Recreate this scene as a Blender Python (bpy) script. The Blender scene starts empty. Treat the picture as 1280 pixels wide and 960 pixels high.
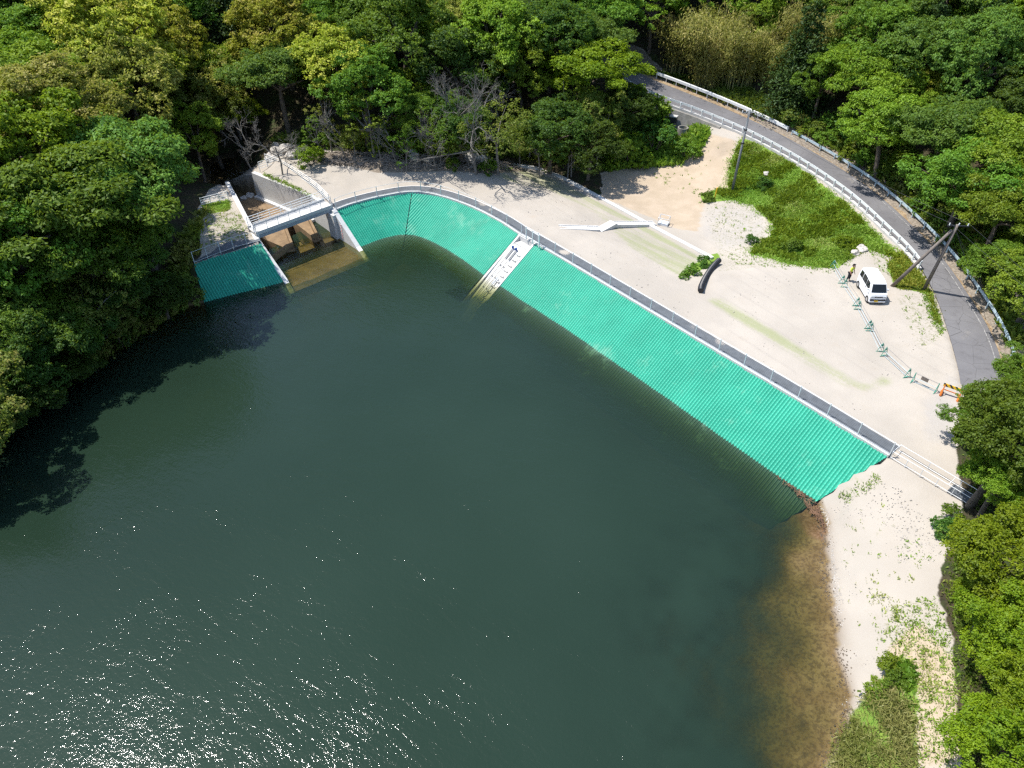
import bpy, bmesh, math, random
import numpy as np
from mathutils import Vector, Matrix
random.seed(7)
rng = np.random.default_rng(7)
SC = bpy.context.scene
COL = SC.collection
# ------------------------------------------------------------------ camera geometry
CAM_H, PITCH, FOC = 37.0, math.radians(41.0), 900.0        # metres, tilt below level, focal length in photo pixels
FW = np.array([0, math.cos(PITCH), -math.sin(PITCH)])
DN = np.array([0, -math.sin(PITCH), -math.cos(PITCH)])
RT = np.array([1.0, 0, 0])
CP = np.array([0, 0, CAM_H])
SUN_D = np.array([-.43, .10, .90]); SUN_D /= np.linalg.norm(SUN_D)   # towards the sun
ZC = 2.8                                                    # level of the dam crest above the water
def ray(px, py):
    v = FW*FOC + DN*(py-480) + RT*(px-640)
    return v/np.linalg.norm(v)
def G(px, py, z=0.0):                                       # point at height z that the photo shows there
    r = ray(px, py)
    return CP + r*((z-CAM_H)/r[2])
def project(p):
    v = np.asarray(p, float) - CP
    a = v @ FW
    ok = a > 0.5
    a = np.where(ok, a, 1e9)
    return np.where(ok, 640+FOC*(v@RT)/a, -1e5), np.where(ok, 480+FOC*(v@DN)/a, -1e5)
def GL(lst, z=0.0):
    return np.array([G(q[0], q[1], q[2] if len(q) > 2 else z) for q in lst])
# ------------------------------------------------------------------ helpers
def tag(o, label=None, cat=None, group=None, kind=None):
    if label: o['label'] = label
    if cat: o['category'] = cat
    if group: o['group'] = group
    if kind: o['kind'] = kind
    return o
def thing(name, label, cat, loc=(0, 0, 0), rotz=0.0, group=None):
    o = bpy.data.objects.new(name, None); COL.objects.link(o)
    o.empty_display_size = 0.3
    o.location = Vector([float(c) for c in loc]); o.rotation_euler = (0, 0, rotz)
    return tag(o, label, cat, group)
class MB:
    """collects shapes and links them as one mesh object"""
    def __init__(s): s.v = []; s.f = []
    def add(s, v, f):
        n = len(s.v); s.v += [tuple(map(float, q)) for q in v]; s.f += [tuple(i+n for i in q) for q in f]; return s
    def box(s, c, d, rz=0.0, m=None):
        x, y, z = [k/2 for k in d]
        P = [Vector((a*x, b*y, e*z)) for e in (-1, 1) for a, b in ((-1, -1), (1, -1), (1, 1), (-1, 1))]
        R = Matrix.Rotation(rz, 3, 'Z') if m is None else m
        P = [R@p + Vector(c) for p in P]
        return s.add(P, [(3, 2, 1, 0), (4, 5, 6, 7), (0, 1, 5, 4), (1, 2, 6, 5), (2, 3, 7, 6), (3, 0, 4, 7)])
    def bar(s, a, b, w, h=None, up=(0, 0, 1)):              # square bar between two points
        a = Vector(a); b = Vector(b); h = h or w
        d = (b-a); L = d.length
        if L < 1e-6: return s
        d.normalize(); u = Vector(up)
        if abs(d.dot(u)) > .98: u = Vector((1, 0, 0))
        sd = d.cross(u).normalized(); u = sd.cross(d)
        M = Matrix((d, sd, u)).transposed()
        return s.box((a+b)/2, (L, w, h), m=M)
    def tube(s, pts, rad, n=8, cap=True):
        pts = [Vector([float(c) for c in p]) for p in pts]
        if not hasattr(rad, '__len__'): rad = [rad]*len(pts)
        V = []; F = []
        for i, p in enumerate(pts):
            d = (pts[min(i+1, len(pts)-1)]-pts[max(i-1, 0)]).normalized()
            u = Vector((0, 0, 1)) if abs(d.z) < .95 else Vector((1, 0, 0))
            a = d.cross(u).normalized(); b = a.cross(d)
            for k in range(n):
                t = 2*math.pi*k/n
                V.append(p + (a*math.cos(t)+b*math.sin(t))*rad[i])
        for i in range(len(pts)-1):
            for k in range(n):
                F.append((i*n+k, i*n+(k+1) % n, (i+1)*n+(k+1) % n, (i+1)*n+k))
        if cap:
            F.append(tuple(range(n))[::-1]); F.append(tuple(range((len(pts)-1)*n, len(pts)*n)))
        return s.add(V, F)
    def prism(s, poly, z0, z1):                             # vertical prism over an xy outline; z0/z1 number or list
        n = len(poly)
        a = [z0]*n if not hasattr(z0, '__len__') else z0
        b = [z1]*n if not hasattr(z1, '__len__') else z1
        V = [(p[0], p[1], a[i]) for i, p in enumerate(poly)] + [(p[0], p[1], b[i]) for i, p in enumerate(poly)]
        area = sum(poly[i][0]*poly[(i+1) % n][1]-poly[(i+1) % n][0]*poly[i][1] for i in range(n))
        F = [tuple(range(n))[::-1], tuple(range(n, 2*n))] + [(i, (i+1) % n, n+(i+1) % n, n+i) for i in range(n)]
        if area < 0: F = [f[::-1] for f in F]
        return s.add(V, F)
    def wall(s, path, w, z0, z1):                           # wall of width w along an xy path, z0/z1 per point
        n = len(path); P = [Vector((float(p[0]), float(p[1]))) for p in path]
        a = [z0]*n if not hasattr(z0, '__len__') else z0
        b = [z1]*n if not hasattr(z1, '__len__') else z1
        V = []
        for i, p in enumerate(P):
            d0 = (P[i]-P[i-1]).normalized() if i else (P[1]-P[0]).normalized()
            d1 = (P[i+1]-P[i]).normalized() if i < n-1 else d0
            d = (d0+d1).normalized(); nn = Vector((-d.y, d.x))*(w/2)/max(.5, d.dot(d1))
            V += [(p.x+nn.x, p.y+nn.y, a[i]), (p.x-nn.x, p.y-nn.y, a[i]), (p.x-nn.x, p.y-nn.y, b[i]), (p.x+nn.x, p.y+nn.y, b[i])]
        F = []
        for i in range(n-1):
            for k in range(4):
                F.append((i*4+k, (i+1)*4+k, (i+1)*4+(k+1) % 4, i*4+(k+1) % 4))
        F.append((3, 2, 1, 0)); F.append(((n-1)*4, (n-1)*4+1, (n-1)*4+2, (n-1)*4+3))
        return s.add(V, [f[::-1] for f in F])
    def build(s, name, mat, parent=None, smooth=False, bevel=0.0):
        me = bpy.data.meshes.new(name); me.from_pydata(s.v, [], s.f); me.update()
        bm = bmesh.new(); bm.from_mesh(me); bmesh.ops.recalc_face_normals(bm, faces=bm.faces)
        if bevel > 0:
            bmesh.ops.bevel(bm, geom=[e for e in bm.edges if len(e.link_faces) == 2 and e.calc_face_angle(0) > .5], offset=bevel, segments=2, affect='EDGES', profile=.6)
        bm.to_mesh(me); bm.free()
        if smooth: me.polygons.foreach_set('use_smooth', [True]*len(me.polygons))
        if mat: me.materials.append(mat)
        o = bpy.data.objects.new(name, me); COL.objects.link(o)
        if parent: o.parent = parent
        return o
def np_mesh(name, V, F, mat=None, attrs=None, smooth=False):
    """V (n,3), F (m,k) numpy arrays -> mesh"""
    V = np.ascontiguousarray(V, np.float32); F = np.ascontiguousarray(F, np.int32)
    me = bpy.data.meshes.new(name)
    me.vertices.add(len(V)); me.vertices.foreach_set('co', V.ravel())
    k = F.shape[1]
    me.loops.add(F.size); me.loops.foreach_set('vertex_index', F.ravel())
    me.polygons.add(len(F)); me.polygons.foreach_set('loop_start', np.arange(0, F.size, k, dtype=np.int32))
    if smooth: me.polygons.foreach_set('use_smooth', np.ones(len(F), bool))
    for nm, (dom, typ, arr) in (attrs or {}).items():
        at = me.attributes.new(nm, typ, dom)
        at.data.foreach_set('color' if 'COLOR' in typ else 'value', np.ascontiguousarray(arr, np.float32).ravel())
    me.update(); me.validate()
    if mat: me.materials.append(mat)
    return me
def link(name, me, parent=None):
    o = bpy.data.objects.new(name, me); COL.objects.link(o)
    if parent: o.parent = parent
    return o
def copy_tree(o, parent=None):
    c = o.copy(); COL.objects.link(c)
    if parent: c.parent = parent
    for ch in list(o.children): copy_tree(ch, c)
    return c
def in_poly(px, py, poly):
    px = np.asarray(px); py = np.asarray(py); r = np.zeros(px.shape, bool); n = len(poly)
    for i in range(n):
        x0, y0 = poly[i][:2]; x1, y1 = poly[(i+1) % n][:2]
        if y0 == y1: continue
        c = ((y0 > py) != (y1 > py)) & (px < (x1-x0)*(py-y0)/(y1-y0)+x0)
        r ^= c
    return r
def seg_dist(X, Y, line):                                   # distance to a polyline and the parameter along it
    best = np.full(X.shape, 1e9)
    for i in range(len(line)-1):
        ax, ay = line[i][:2]; bx, by = line[i+1][:2]
        dx, dy = bx-ax, by-ay; L2 = dx*dx+dy*dy+1e-12
        t = np.clip(((X-ax)*dx+(Y-ay)*dy)/L2, 0, 1)
        best = np.minimum(best, np.hypot(X-ax-t*dx, Y-ay-t*dy))
    return best
def resample(line, n):
    P = np.array(line, float); d = np.r_[0, np.cumsum(np.linalg.norm(np.diff(P, axis=0), axis=1))]
    t = np.linspace(0, d[-1], n)
    return np.stack([np.interp(t, d, P[:, k]) for k in range(P.shape[1])], 1)
def spline(line, n):                                        # smooth (Catmull-Rom) resample
    P = np.array(line, float); Q = [P[0]*2-P[1], *P, P[-1]*2-P[-2]]; out = []
    for i in range(1, len(Q)-2):
        for t in np.linspace(0, 1, 8, endpoint=False):
            a, b, c, d = Q[i-1], Q[i], Q[i+1], Q[i+2]
            out.append(.5*((2*b)+(c-a)*t+(2*a-5*b+4*c-d)*t*t+(3*b-a-3*c+d)*t**3))
    out.append(P[-1])
    return resample(out, n)
def offset_line(line, w):                                   # shift an xy polyline to its left by w
    P = np.array(line, float); T = np.gradient(P[:, :2], axis=0); T /= np.linalg.norm(T, axis=1)[:, None]
    Q = P.copy(); Q[:, 0] -= T[:, 1]*w; Q[:, 1] += T[:, 0]*w
    return Q
# ------------------------------------------------------------------ materials
class NT:
    def __init__(s, name):
        s.m = bpy.data.materials.new(name); s.m.use_nodes = True
        s.t = s.m.node_tree; s.t.nodes.clear()
        s.out = s.t.nodes.new('ShaderNodeOutputMaterial')
    def n(s, typ, ins=None, **kw):
        nd = s.t.nodes.new('ShaderNode'+typ)
        for k, v in kw.items(): setattr(nd, k, v)
        for k, v in (ins or {}).items(): s.set(nd, k, v)
        return nd
    def set(s, nd, k, v):
        sk = nd.inputs[k]
        if isinstance(v, bpy.types.NodeSocket): s.t.links.new(v, sk)
        elif isinstance(v, bpy.types.Node): s.t.links.new(v.outputs[0], sk)
        else:
            if sk.type == 'RGBA' and hasattr(v, '__len__') and len(v) == 3: v = (*v, 1)
            sk.default_value = v
    def math(s, op, a, b=0.0, c=0.0, clamp=False):
        nd = s.n('Math', operation=op, use_clamp=clamp)
        s.set(nd, 0, a); s.set(nd, 1, b)
        if len(nd.inputs) > 2: s.set(nd, 2, c)
        return nd.outputs[0]
    def mix(s, f, a, b, typ='MIX'):
        nd = s.n('MixRGB', blend_type=typ); s.set(nd, 0, f); s.set(nd, 1, a); s.set(nd, 2, b); return nd.outputs[0]
    def noise(s, scale, detail=3, rough=.55, vec=None, dist=0.0):
        nd = s.n('TexNoise', {'Scale': scale, 'Detail': detail, 'Roughness': rough, 'Distortion': dist})
        if vec is not None: s.set(nd, 'Vector', vec)
        return nd.outputs[0]
    def ss(s, v, lo, hi, a=0.0, b=1.0):                     # smoothstep map
        nd = s.n('MapRange', interpolation_type='SMOOTHSTEP')
        for k, q in enumerate((v, lo, hi, a, b)): s.set(nd, k, q)
        return nd.outputs[0]
    def geo(s): return s.n('NewGeometry').outputs['Position']
    def attr(s, name, out='Fac'): return s.n('Attribute', attribute_name=name).outputs[out]
    def mapv(s, vec, scale=(1, 1, 1), rot=(0, 0, 0)):
        return s.n('Mapping', {'Vector': vec, 'Scale': scale, 'Rotation': rot}).outputs[0]
    def bump(s, h, strength=.5, dist=.05):
        return s.n('Bump', {'Height': h, 'Strength': strength, 'Distance': dist}).outputs[0]
    def bsdf(s, col, rough=.7, metal=0.0, normal=None, spec=.4):
        b = s.n('BsdfPrincipled', {'Base Color': col, 'Roughness': rough, 'Metallic': metal, 'Specular IOR Level': spec})
        if normal is not None: s.set(b, 'Normal', normal)
        return b
    def fin(s, sh):
        s.t.links.new(sh.outputs[0] if isinstance(sh, bpy.types.Node) else sh, s.out.inputs[0]); return s.m
def simple(name, col, rough=.6, metal=0.0, var=.12, scale=3.0, bump=.0, dirt=None):
    t = NT(name); p = t.n('TexCoord').outputs['Object']
    nz = t.noise(scale, 4, .6, p)
    c = t.mix(t.ss(nz, .3, .7), tuple(k*(1-var) for k in col), tuple(min(1, k*(1+var)) for k in col))
    if dirt is not None:
        c = t.mix(t.math('MULTIPLY', t.ss(t.noise(scale*.6, 5, .7, p), .48, .75), .55), c, dirt)
    if 'concrete' in name:                                   # rain streaks and formwork joints
        w_ = t.geo(); st_ = t.noise(1.0, 4, .65, t.mapv(w_, (3.2, 3.2, .22)))
        c = t.mix(t.math('MULTIPLY', t.ss(st_, .52, .74), .38), c, tuple(k*.55 for k in col))
        zf = t.math('FRACT', t.math('MULTIPLY', t.n('SeparateXYZ', {0: w_}).outputs[2], 1.11))
        c = t.mix(t.math('MULTIPLY', t.ss(zf, .03, .0), .35), c, tuple(k*.5 for k in col))
    nm = t.bump(t.noise(scale*8, 3, .6, p), bump, .02) if bump else None
    return t.fin(t.bsdf(c, rough, metal, nm))
M = {}
M['concrete'] = simple('pale concrete', (.46, .445, .42), .8, var=.07, scale=1.2, bump=.15, dirt=(.45, .42, .37))
M['concrete_new'] = simple('new white concrete', (.56, .55, .525), .8, var=.05, scale=1.5, bump=.1)
M['concrete_old'] = simple('old grey concrete', (.24, .225, .20), .9, var=.2, scale=1.2, bump=.3, dirt=(.10, .09, .07))
M['concrete_brown'] = simple('silt stained concrete', (.215, .145, .08), .85, var=.25, scale=.9, bump=.25, dirt=(.13, .075, .035))
M['bridge_side'] = simple('grey painted steel', (.30, .33, .36), .5, var=.05)
M['white_paint'] = simple('white painted steel', (.72, .73, .72), .4, var=.05, scale=5)
M['galv'] = simple('galvanised steel', (.58, .60, .61), .5, .0, var=.1, scale=6)
M['galv_blue'] = simple('weathered pale blue steel', (.40, .50, .54), .5, .0, var=.12, scale=4, dirt=(.25, .27, .26))
M['strip'] = simple('dark grey ribbed sheet', (.085, .095, .105), .55, var=.15, scale=2)
M['dark_steel'] = simple('dark steel', (.03, .032, .035), .5, .3)
M['blue_paint'] = simple('blue paint', (.02, .07, .28), .4)
M['wood_pole'] = simple('grey brown pole', (.16, .135, .115), .8, var=.2, scale=2)
M['pole_grey'] = simple('grey concrete pole', (.17, .18, .185), .7, var=.12, scale=2)
M['black_plastic'] = simple('black plastic', (.02, .021, .024), .45)
M['green_paint'] = simple('green painted steel', (.07, .30, .22), .45)
M['yellow_paint'] = simple('yellow plastic', (.75, .42, .02), .5)
M['orange_paint'] = simple('orange steel', (.55, .16, .03), .5)
M['red_paint'] = simple('red plastic', (.55, .05, .03), .5)
M['black_paint'] = simple('black marking', (.015, .015, .015), .5)
M['rock'] = simple('pale weathered rock', (.42, .39, .35), .9, var=.35, scale=1.6, bump=.6, dirt=(.18, .15, .12))
M['rope'] = simple('grey rope', (.22, .21, .20), .8)
# ------------------------------------------------------------------ key lines of the place (photo pixels, level)
CREST_L = GL([(421,263),(440,256),(475,247),(515,241)], ZC)                 # crest of the curved mat, spillway to seam
CREST_M = GL([(515,241),(550,246),(590,260),(625,278),(648,293)], ZC)       # seam to ramp
CREST_R = GL([(669,305),(720,335),(800,383),(890,437),(1000,503),(1110,571)], ZC)
CREST = spline(np.vstack([CREST_L, CREST_M[1:], CREST_R]), 120)
WAT_L = GL([(449,309),(475,299),(495,294),(507,293)])
WAT_M = GL([(507,293),(520,294),(545,304),(575,322),(605,344)])
WAT_R = GL([(625,357),(700,406),(800,474),(890,537),(960,586),(1022,627)])
WAT = spline(np.vstack([WAT_L, WAT_M[1:], WAT_R]), 120)
BCREST = GL([(242,330),(270,320),(326,304)], ZC); BWAT = GL([(255,378),(300,366),(356,352)])
ROAD_IN = GL([(770,98,7.2),(800,116,6.6),(830,128,6.0),(880,146,5.2),(940,172,4.5),(1000,205,4.0),(1060,246,3.6),(1110,291,3.3),(1145,327,3.1),(1168,367,3.0),(1184,412,2.9),(1196,455,2.8),(1203,497,2.8)])
ROAD_OUT = GL([(785,82,7.2),(810,97,6.6),(850,113,6.0),(900,133,5.2),(960,160,4.5),(1020,192,4.0),(1080,230,3.6),(1130,272,3.3),(1178,322,3.1),(1213,372,3.0),(1237,412,2.9),(1252,450,2.8),(1262,497,2.8)])
ROAD_IN = spline(ROAD_IN, 90); ROAD_OUT = spline(ROAD_OUT, 90)
_e = lambda L, k: np.vstack([L, L[-1]+np.array([k[0], k[1], 0.0])])
ROAD_IN = _e(ROAD_IN, (3.0, -14)); ROAD_OUT = _e(ROAD_OUT, (3.0, -14))
TOE = GL([(640,207,1.6),(668,211,1.5),(700,222,1.3),(760,254,1.1),(820,287,1.1),(890,324,1.2)])
SHORE_R = GL([(1022,627),(1029,670),(1034,740),(1045,790),(1053,840),(1055,890),(1044,930),(1030,960),(1020,1010)])
SHORE_L = GL([(255,378),(225,386),(182,408),(130,440),(65,482),(0,522),(-60,570),(-160,650)])
# spillway corners
LW0 = G(283.5,227,2.9); LW1 = G(321,299,2.9)
RW0 = G(316.5,215,2.9); RW1 = G(390,244,2.9)
# ------------------------------------------------------------------ terrain: interpolated levels
pts = []
def cp(lst, z=None):
    for q in lst: pts.append(G(q[0], q[1], q[2] if z is None else z))
def cw(lst):
    for q in lst: pts.append(np.array(q, float))
for L in (CREST[::5], WAT[::5], ROAD_IN[::6], ROAD_OUT[::6], TOE, SHORE_R, BCREST, BWAT): cw(L)
SL = spline(SHORE_L, 40); sside = 1 if tuple(offset_line(SL, 1)[20, :2]-SL[20, :2])[0] > 0 else -1
cw(SL); cw((offset_line(SL, 1.6*sside)+[0, 0, -.8])[::2]); cw((offset_line(SL, 5*sside)+[0, 0, -2.4])[::3]); cw((offset_line(SL, -1.6*sside)+[0, 0, 1.1])[3::2]); cw((offset_line(SL, -5*sside)+[0, 0, 2.8])[6::3])
SRs = spline(SHORE_R, 30); cw((SRs+[.9, 0, .28])[2:])
cw(resample(offset_line(CREST, 2.2), 24))                                    # flat crest
dn = []
for a, b in zip(resample(CREST, 40), resample(CREST, 40)):
    pass
for i in range(0, 120, 6):                                                   # lake bed below the mats
    d = WAT[i]-CREST[i]; d[2] = 0; d /= np.linalg.norm(d)
    if 18 < i: cw([WAT[i]+d*2.5+[0,0,-1.6], WAT[i]+d*6+[0,0,-3.6]])
cp([(700,283,2.75),(750,283,2.0),(790,345,2.7),(640,232,2.7),(590,228,2.8),(520,222,2.9),(450,228,2.9)])
cp([(830,330,2.1),(860,352,2.4)])
# low ground behind the dam
cp([(780,235,1.0),(760,218,1.2),(830,215,1.2),(850,270,1.0),(800,262,1.0),(880,295,1.3),(900,260,1.6),(915,238,1.9),(865,205,1.8),(840,170,2.2),(800,185,1.8),(850,150,2.4),(885,160,3.0),(820,140,2.8)])
cp([(900,178,4.0),(905,195,3.0),(880,225,1.7)])
# grass slope up to the road
cp([(960,225,2.9),(1000,255,2.9),(940,255,1.9),(960,300,1.6),(930,312,1.8),(1040,290,2.9),(1080,308,3.0),(1000,320,2.3)])
# parking platform
cp([(895,345,2.7),(940,335,2.7),(960,370,2.8),(1040,340,2.7),(1100,330,2.9),(1050,400,2.8),(1120,370,2.9),(1120,430,2.8),(1180,470,2.8),(1000,420,2.75),(1060,470,2.75),(880,372,2.6),(1130,520,2.8),(1180,560,2.8),(1140,590,2.7)])
# right beach
cp([(1060,640,1.2),(1080,600,2.0),(1100,680,1.8),(1070,720,1.0),(1140,660,2.2),(1110,780,1.5),(1150,760,2.2),(1075,820,.6),(1100,880,1.2),(1090,940,1.1),(1160,860,2.2),(1160,950,2.2),(1240,700,2.6),(1240,850,3.0),(1230,600,2.9),(1280,500,3.4),(1290,950,3.4)])
# lake bed: shelf under the right shore, deep elsewhere
cp([(1012,668,-.16),(1016,740,-.22),(1024,800,-.22),(1034,860,-.25),(1030,900,-.3),(985,700,-.30),(960,760,-.62),(950,850,-.85),(965,950,-.75),(1000,640,-.45),(985,632,-.9),(925,700,-2.6),(900,790,-2.6),(890,880,-2.6),(905,990,-2.3),(850,700,-4),(800,860,-3),(820,980,-3)])
cp([(640,440,-4),(500,400,-3.5),(420,420,-3),(300,450,-2.2),(330,400,-2.0),(300,420,-1.8),(250,500,-2.4),(200,600,-3.6),(400,600,-5),(600,700,-5),(300,800,-5),(100,700,-3),(600,950,-5),(100,950,-5),(460,350,-2.6)])
cw([(0,0,-5),(0,-30,-6),(-40,0,-5),(-40,-40,-5),(30,-40,-4),(-80,-10,-3),(0,-120,-5),(-90,-90,-4),(13,0,-2.0),(10,-15,-2.5)])
# banks and hills
cp([(290,280,2.9),(262,262,2.8),(270,300,2.8),(240,250,3.6)])
cp([(420,200,3.6),(480,200,4.2),(560,203,3.8),(620,205,3.0),(690,205,2.0),(720,200,2.2),(350,195,4.0),(385,190,3.4),(330,212,2.6)])
cp([(700,175,3.0),(760,190,2.0),(770,130,5.5),(740,110,6.8)])
cp([(300,222,-.3),(290,200,-.2),(270,185,1),(330,180,3.2)])
cw([(-45,60,8),(-60,80,13),(-32,88,6),(-20,95,9),(0,92,8),(-5,110,15),(-40,115,19),(-70,60,15),(-75,35,14),(-60,30,8),(-70,5,10),(-60,-10,6),(-60,140,30),(0,140,25),(25,110,14),(40,130,22),(30,150,30),(60,110,18),(38,86,8.0),(48,78,8.5),(55,60,8),(48,50,5.5),(60,40,8),(42,32,4),(60,20,7),(30,12,4.2),(50,5,7),(30,-10,4.5),(60,-40,9),(28,-50,5),(80,80,18),(90,40,18),(-110,60,26),(100,-60,16),(-110,-40,12),(-100,-100,14),(60,-120,10),(70,140,28)])
a = 25
cw([(300*math.cos(t), 300*math.sin(t)+20, 55) for t in np.linspace(0, 2*math.pi, 18)])
cw([(700*math.cos(t), 700*math.sin(t)+20, 60) for t in np.linspace(0, 2*math.pi, 12)])
CPTS = np.array(pts)
_D = np.linalg.norm(CPTS[:, None, :2]-CPTS[None, :, :2], axis=2)
_W = np.linalg.solve(np.block([[_D+np.eye(len(CPTS))*(-1e-3), np.ones((len(CPTS), 1))], [np.ones((1, len(CPTS))), np.zeros((1, 1))]]), np.r_[CPTS[:, 2], 0])
def terr(X, Y):
    X = np.asarray(X, float); Y = np.asarray(Y, float); sh = X.shape; X = X.ravel(); Y = Y.ravel(); out = np.empty(len(X))
    for i in range(0, len(X), 20000):
        d = np.hypot(X[i:i+20000, None]-CPTS[None, :, 0], Y[i:i+20000, None]-CPTS[None, :, 1])
        out[i:i+20000] = d@_W[:-1]+_W[-1]
    return out.reshape(sh)
def vnoise(X, Y, s, seed=0):                                # smooth value noise in numpy
    r = np.random.default_rng(seed).random((64, 64))
    x = X/s; y = Y/s; xi = np.floor(x).astype(int); yi = np.floor(y).astype(int); fx = x-xi; fy = y-yi
    fx = fx*fx*(3-2*fx); fy = fy*fy*(3-2*fy)
    g = lambda a, b: r[a % 64, b % 64]
    return (g(xi, yi)*(1-fx)+g(xi+1, yi)*fx)*(1-fy)+(g(xi, yi+1)*(1-fx)+g(xi+1, yi+1)*fx)*fy-.5
# outlines used to sink the ground beneath built things (world xy)
def mat_outline(c, w, ext=4.0, n=40):
    c = resample(c, n); w = resample(w, n); d = w-c; d[:, 2] = 0; d /= np.linalg.norm(d, axis=1)[:, None]
    o = w+d*ext
    return c, w, np.vstack([c, o[::-1]])
road_poly = np.vstack([ROAD_IN, ROAD_OUT[::-1]])[:, :2]
spill_poly = np.array([RW0, RW1, G(419.5,263.5,2.8), G(462,328,-.5), G(366,368,-.5), G(322,301,2.8)+[-.1,0,0], LW1, LW0+[-.1,.1,0]])[:, :2]
ramp_poly = np.array([G(650,294.5,ZC), G(669,305,ZC), G(626,358), G(590,400), G(545,385), G(602,343.5)])[:, :2]
mats_poly = [np.vstack([CREST, (WAT+(WAT-CREST)*.9)[::-1]])[:, :2], np.vstack([BCREST, (BWAT+(BWAT-BCREST)*.8)[::-1]])[:, :2]]
def ground_z(X, Y):
    z = terr(X, Y)
    far = np.clip((np.hypot(X, Y-40)-40)/60, 0, 1)
    z = z+vnoise(X, Y, 2.3, 1)*.12*(z > .4)+vnoise(X, Y, .8, 2)*.05*(z > .3)+far*vnoise(X, Y, 9, 3)*1.5
    return z
# ------------------------------------------------------------------ ground sheet
def axis(lo, hi, h, far):
    a = list(np.arange(lo, hi+1e-6, h)); s = h; x = hi
    while x < far: s *= 1.22; x += s; a.append(x)
    s = h; x = lo; b = []
    while x > -far: s *= 1.22; x -= s; b.append(x)
    return np.array(b[::-1]+a)
gx = axis(-48, 48, .32, 900); gy = axis(10, 106, .32, 900)
gx = np.unique(np.round(np.r_[gx, np.arange(-32, -14, .12)], 4)); gy = np.unique(np.round(np.r_[gy, np.arange(54, 80, .12)], 4))
GX, GY = np.meshgrid(gx, gy)
GZ = ground_z(GX, GY)
rd = in_poly(GX, GY, road_poly); zroad = terr(GX, GY); GZ = np.where(rd, zroad-.18, GZ)
for p in mats_poly:
    m = in_poly(GX, GY, p); GZ = np.where(m, GZ-.45, GZ)
sdir = (RW0-RW1)/np.linalg.norm((RW0-RW1)[:2]); sdir[2] = 0
gully = np.array([LW0, RW0, RW0+sdir*4+[.6, 0, 0], RW0+sdir*9, LW0+sdir*8+[-1.5, 0, 0], LW0+sdir*3+[-.5, 0, 0]])[:, :2]
GZ = np.where(in_poly(GX, GY, gully), np.minimum(GZ, -.05-.16*seg_dist(GX, GY, [LW0, RW0])+vnoise(GX, GY, .9, 4)*.5), GZ)
GZ = np.where(in_poly(GX, GY, spill_poly), np.minimum(GZ, -1.6), GZ)
GZ = np.where(in_poly(GX, GY, ramp_poly), GZ-1.0, GZ)
# zones by outline, in photo pixels of each ground point
PX, PY = project(np.stack([GX, GY, GZ], -1))
def zone(poly): return in_poly(PX, PY, poly).astype(float)
forest = np.maximum(zone([(-3000,1400),(-60,640),(0,580),(120,490),(232,398),(256,380),(243,330),(252,318),(246,262),(262,236),(300,218),(322,205),(352,188),(400,186),(470,198),(560,206),(640,206),(690,214),(735,240),(752,244),(752,216),(790,205),(800,150),(790,118),(770,98),(700,-301),(-3000,-301)]),
    zone([(770,90),(812,92),(850,106),(900,128),(985,160),(1040,190),(1090,222),(1140,262),(1190,312),(1232,368),(1260,425),(1275,470),(1262,500),(1215,505),(1195,560),(1204,640),(1185,690),(1170,740),(1192,800),(1202,960),(1300,1400),(5000,1400),(5000,-301),(700,-301)]))
forest = np.maximum(forest, ((np.hypot(GX, GY-40) > 75) | (PX < -9e4)).astype(float))
grass = np.maximum.reduce([zone(p) for p in (
    [(926,172),(960,182),(1000,210),(1055,252),(1095,292),(1125,322),(1105,318),(1085,311),(1064,322),(1046,336),(1010,333),(985,330),(960,322),(935,318),(945,305),(962,298),(966,280),(940,256),(915,250),(880,254),(876,244),(895,236),(910,238),(914,200)],
    [(1108,330),(1125,312),(1145,330),(1168,372),(1178,405),(1168,402),(1156,366),(1118,360)],
    [(760,150),(800,130),(840,150),(885,160),(880,180),(848,206),(800,206),(752,216)],
    [(1075,878),(1105,842),(1130,815),(1146,850),(1146,1000),(1030,1000),(1052,925)],
    [(1168,652),(1195,638),(1204,690),(1178,684)], [(850,344),(868,330),(895,315),(900,324),(880,336),(860,346)],
    [(250,256),(285,250),(288,262),(262,268)])])
soil = np.maximum.reduce([zone(p) for p in ([(752,216),(830,206),(882,166),(920,176),(912,236),(880,256),(872,290),(845,285),(790,262),(752,246)], [(1150,780),(1200,830),(1200,960),(1146,960),(1146,850),(1110,810)])])
streak = np.maximum.reduce([zone(p) for p in ([(640,210),(700,224),(884,327),(850,345),(790,310),(740,262),(690,240),(620,222)], [(880,372),(900,372),(1050,466),(1080,482),(1110,470),(1114,478),(1080,490),(1050,478),(960,425)], [(1080,590),(1050,600),(1062,615),(1090,600)])])
weeds = np.maximum.reduce([zone(p) for p in ([(1100,760),(1170,745),(1200,830),(1200,1000),(1090,1000),(1110,860)], [(1120,370),(1165,362),(1180,420),(1150,440)], [(1085,315),(1130,320),(1130,350),(1100,345)], [(880,240),(960,250),(980,330),(900,340)], [(258,262),(300,262),(320,300),(255,318)])])
dro = seg_dist(GX, GY, ROAD_OUT); dri = seg_dist(GX, GY, ROAD_IN)
verge = ((dro < 3.5) & (dro < dri) & (PY < 470)).astype(float)
forest = np.where(verge > 0, 0, forest)
litter = np.maximum.reduce([verge*.9, zone([(355,188),(420,190),(470,198),(640,205),(660,214),(610,217),(560,214),(470,216),(440,208),(400,206)]), zone([(250,275),(300,262),(318,300),(250,318)])*.4])
gravel = np.maximum(zone([(1180,470),(1196,452),(1206,500),(1200,560),(1150,560),(1150,500)])*.7, zone([(880,256),(960,262),(965,300),(900,318),(870,292)])*.5)
wet = np.exp(-np.clip(GZ, 0, 9)/.10)
mud = np.where(GZ < .02, 1.0, 0)*1.0
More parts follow.
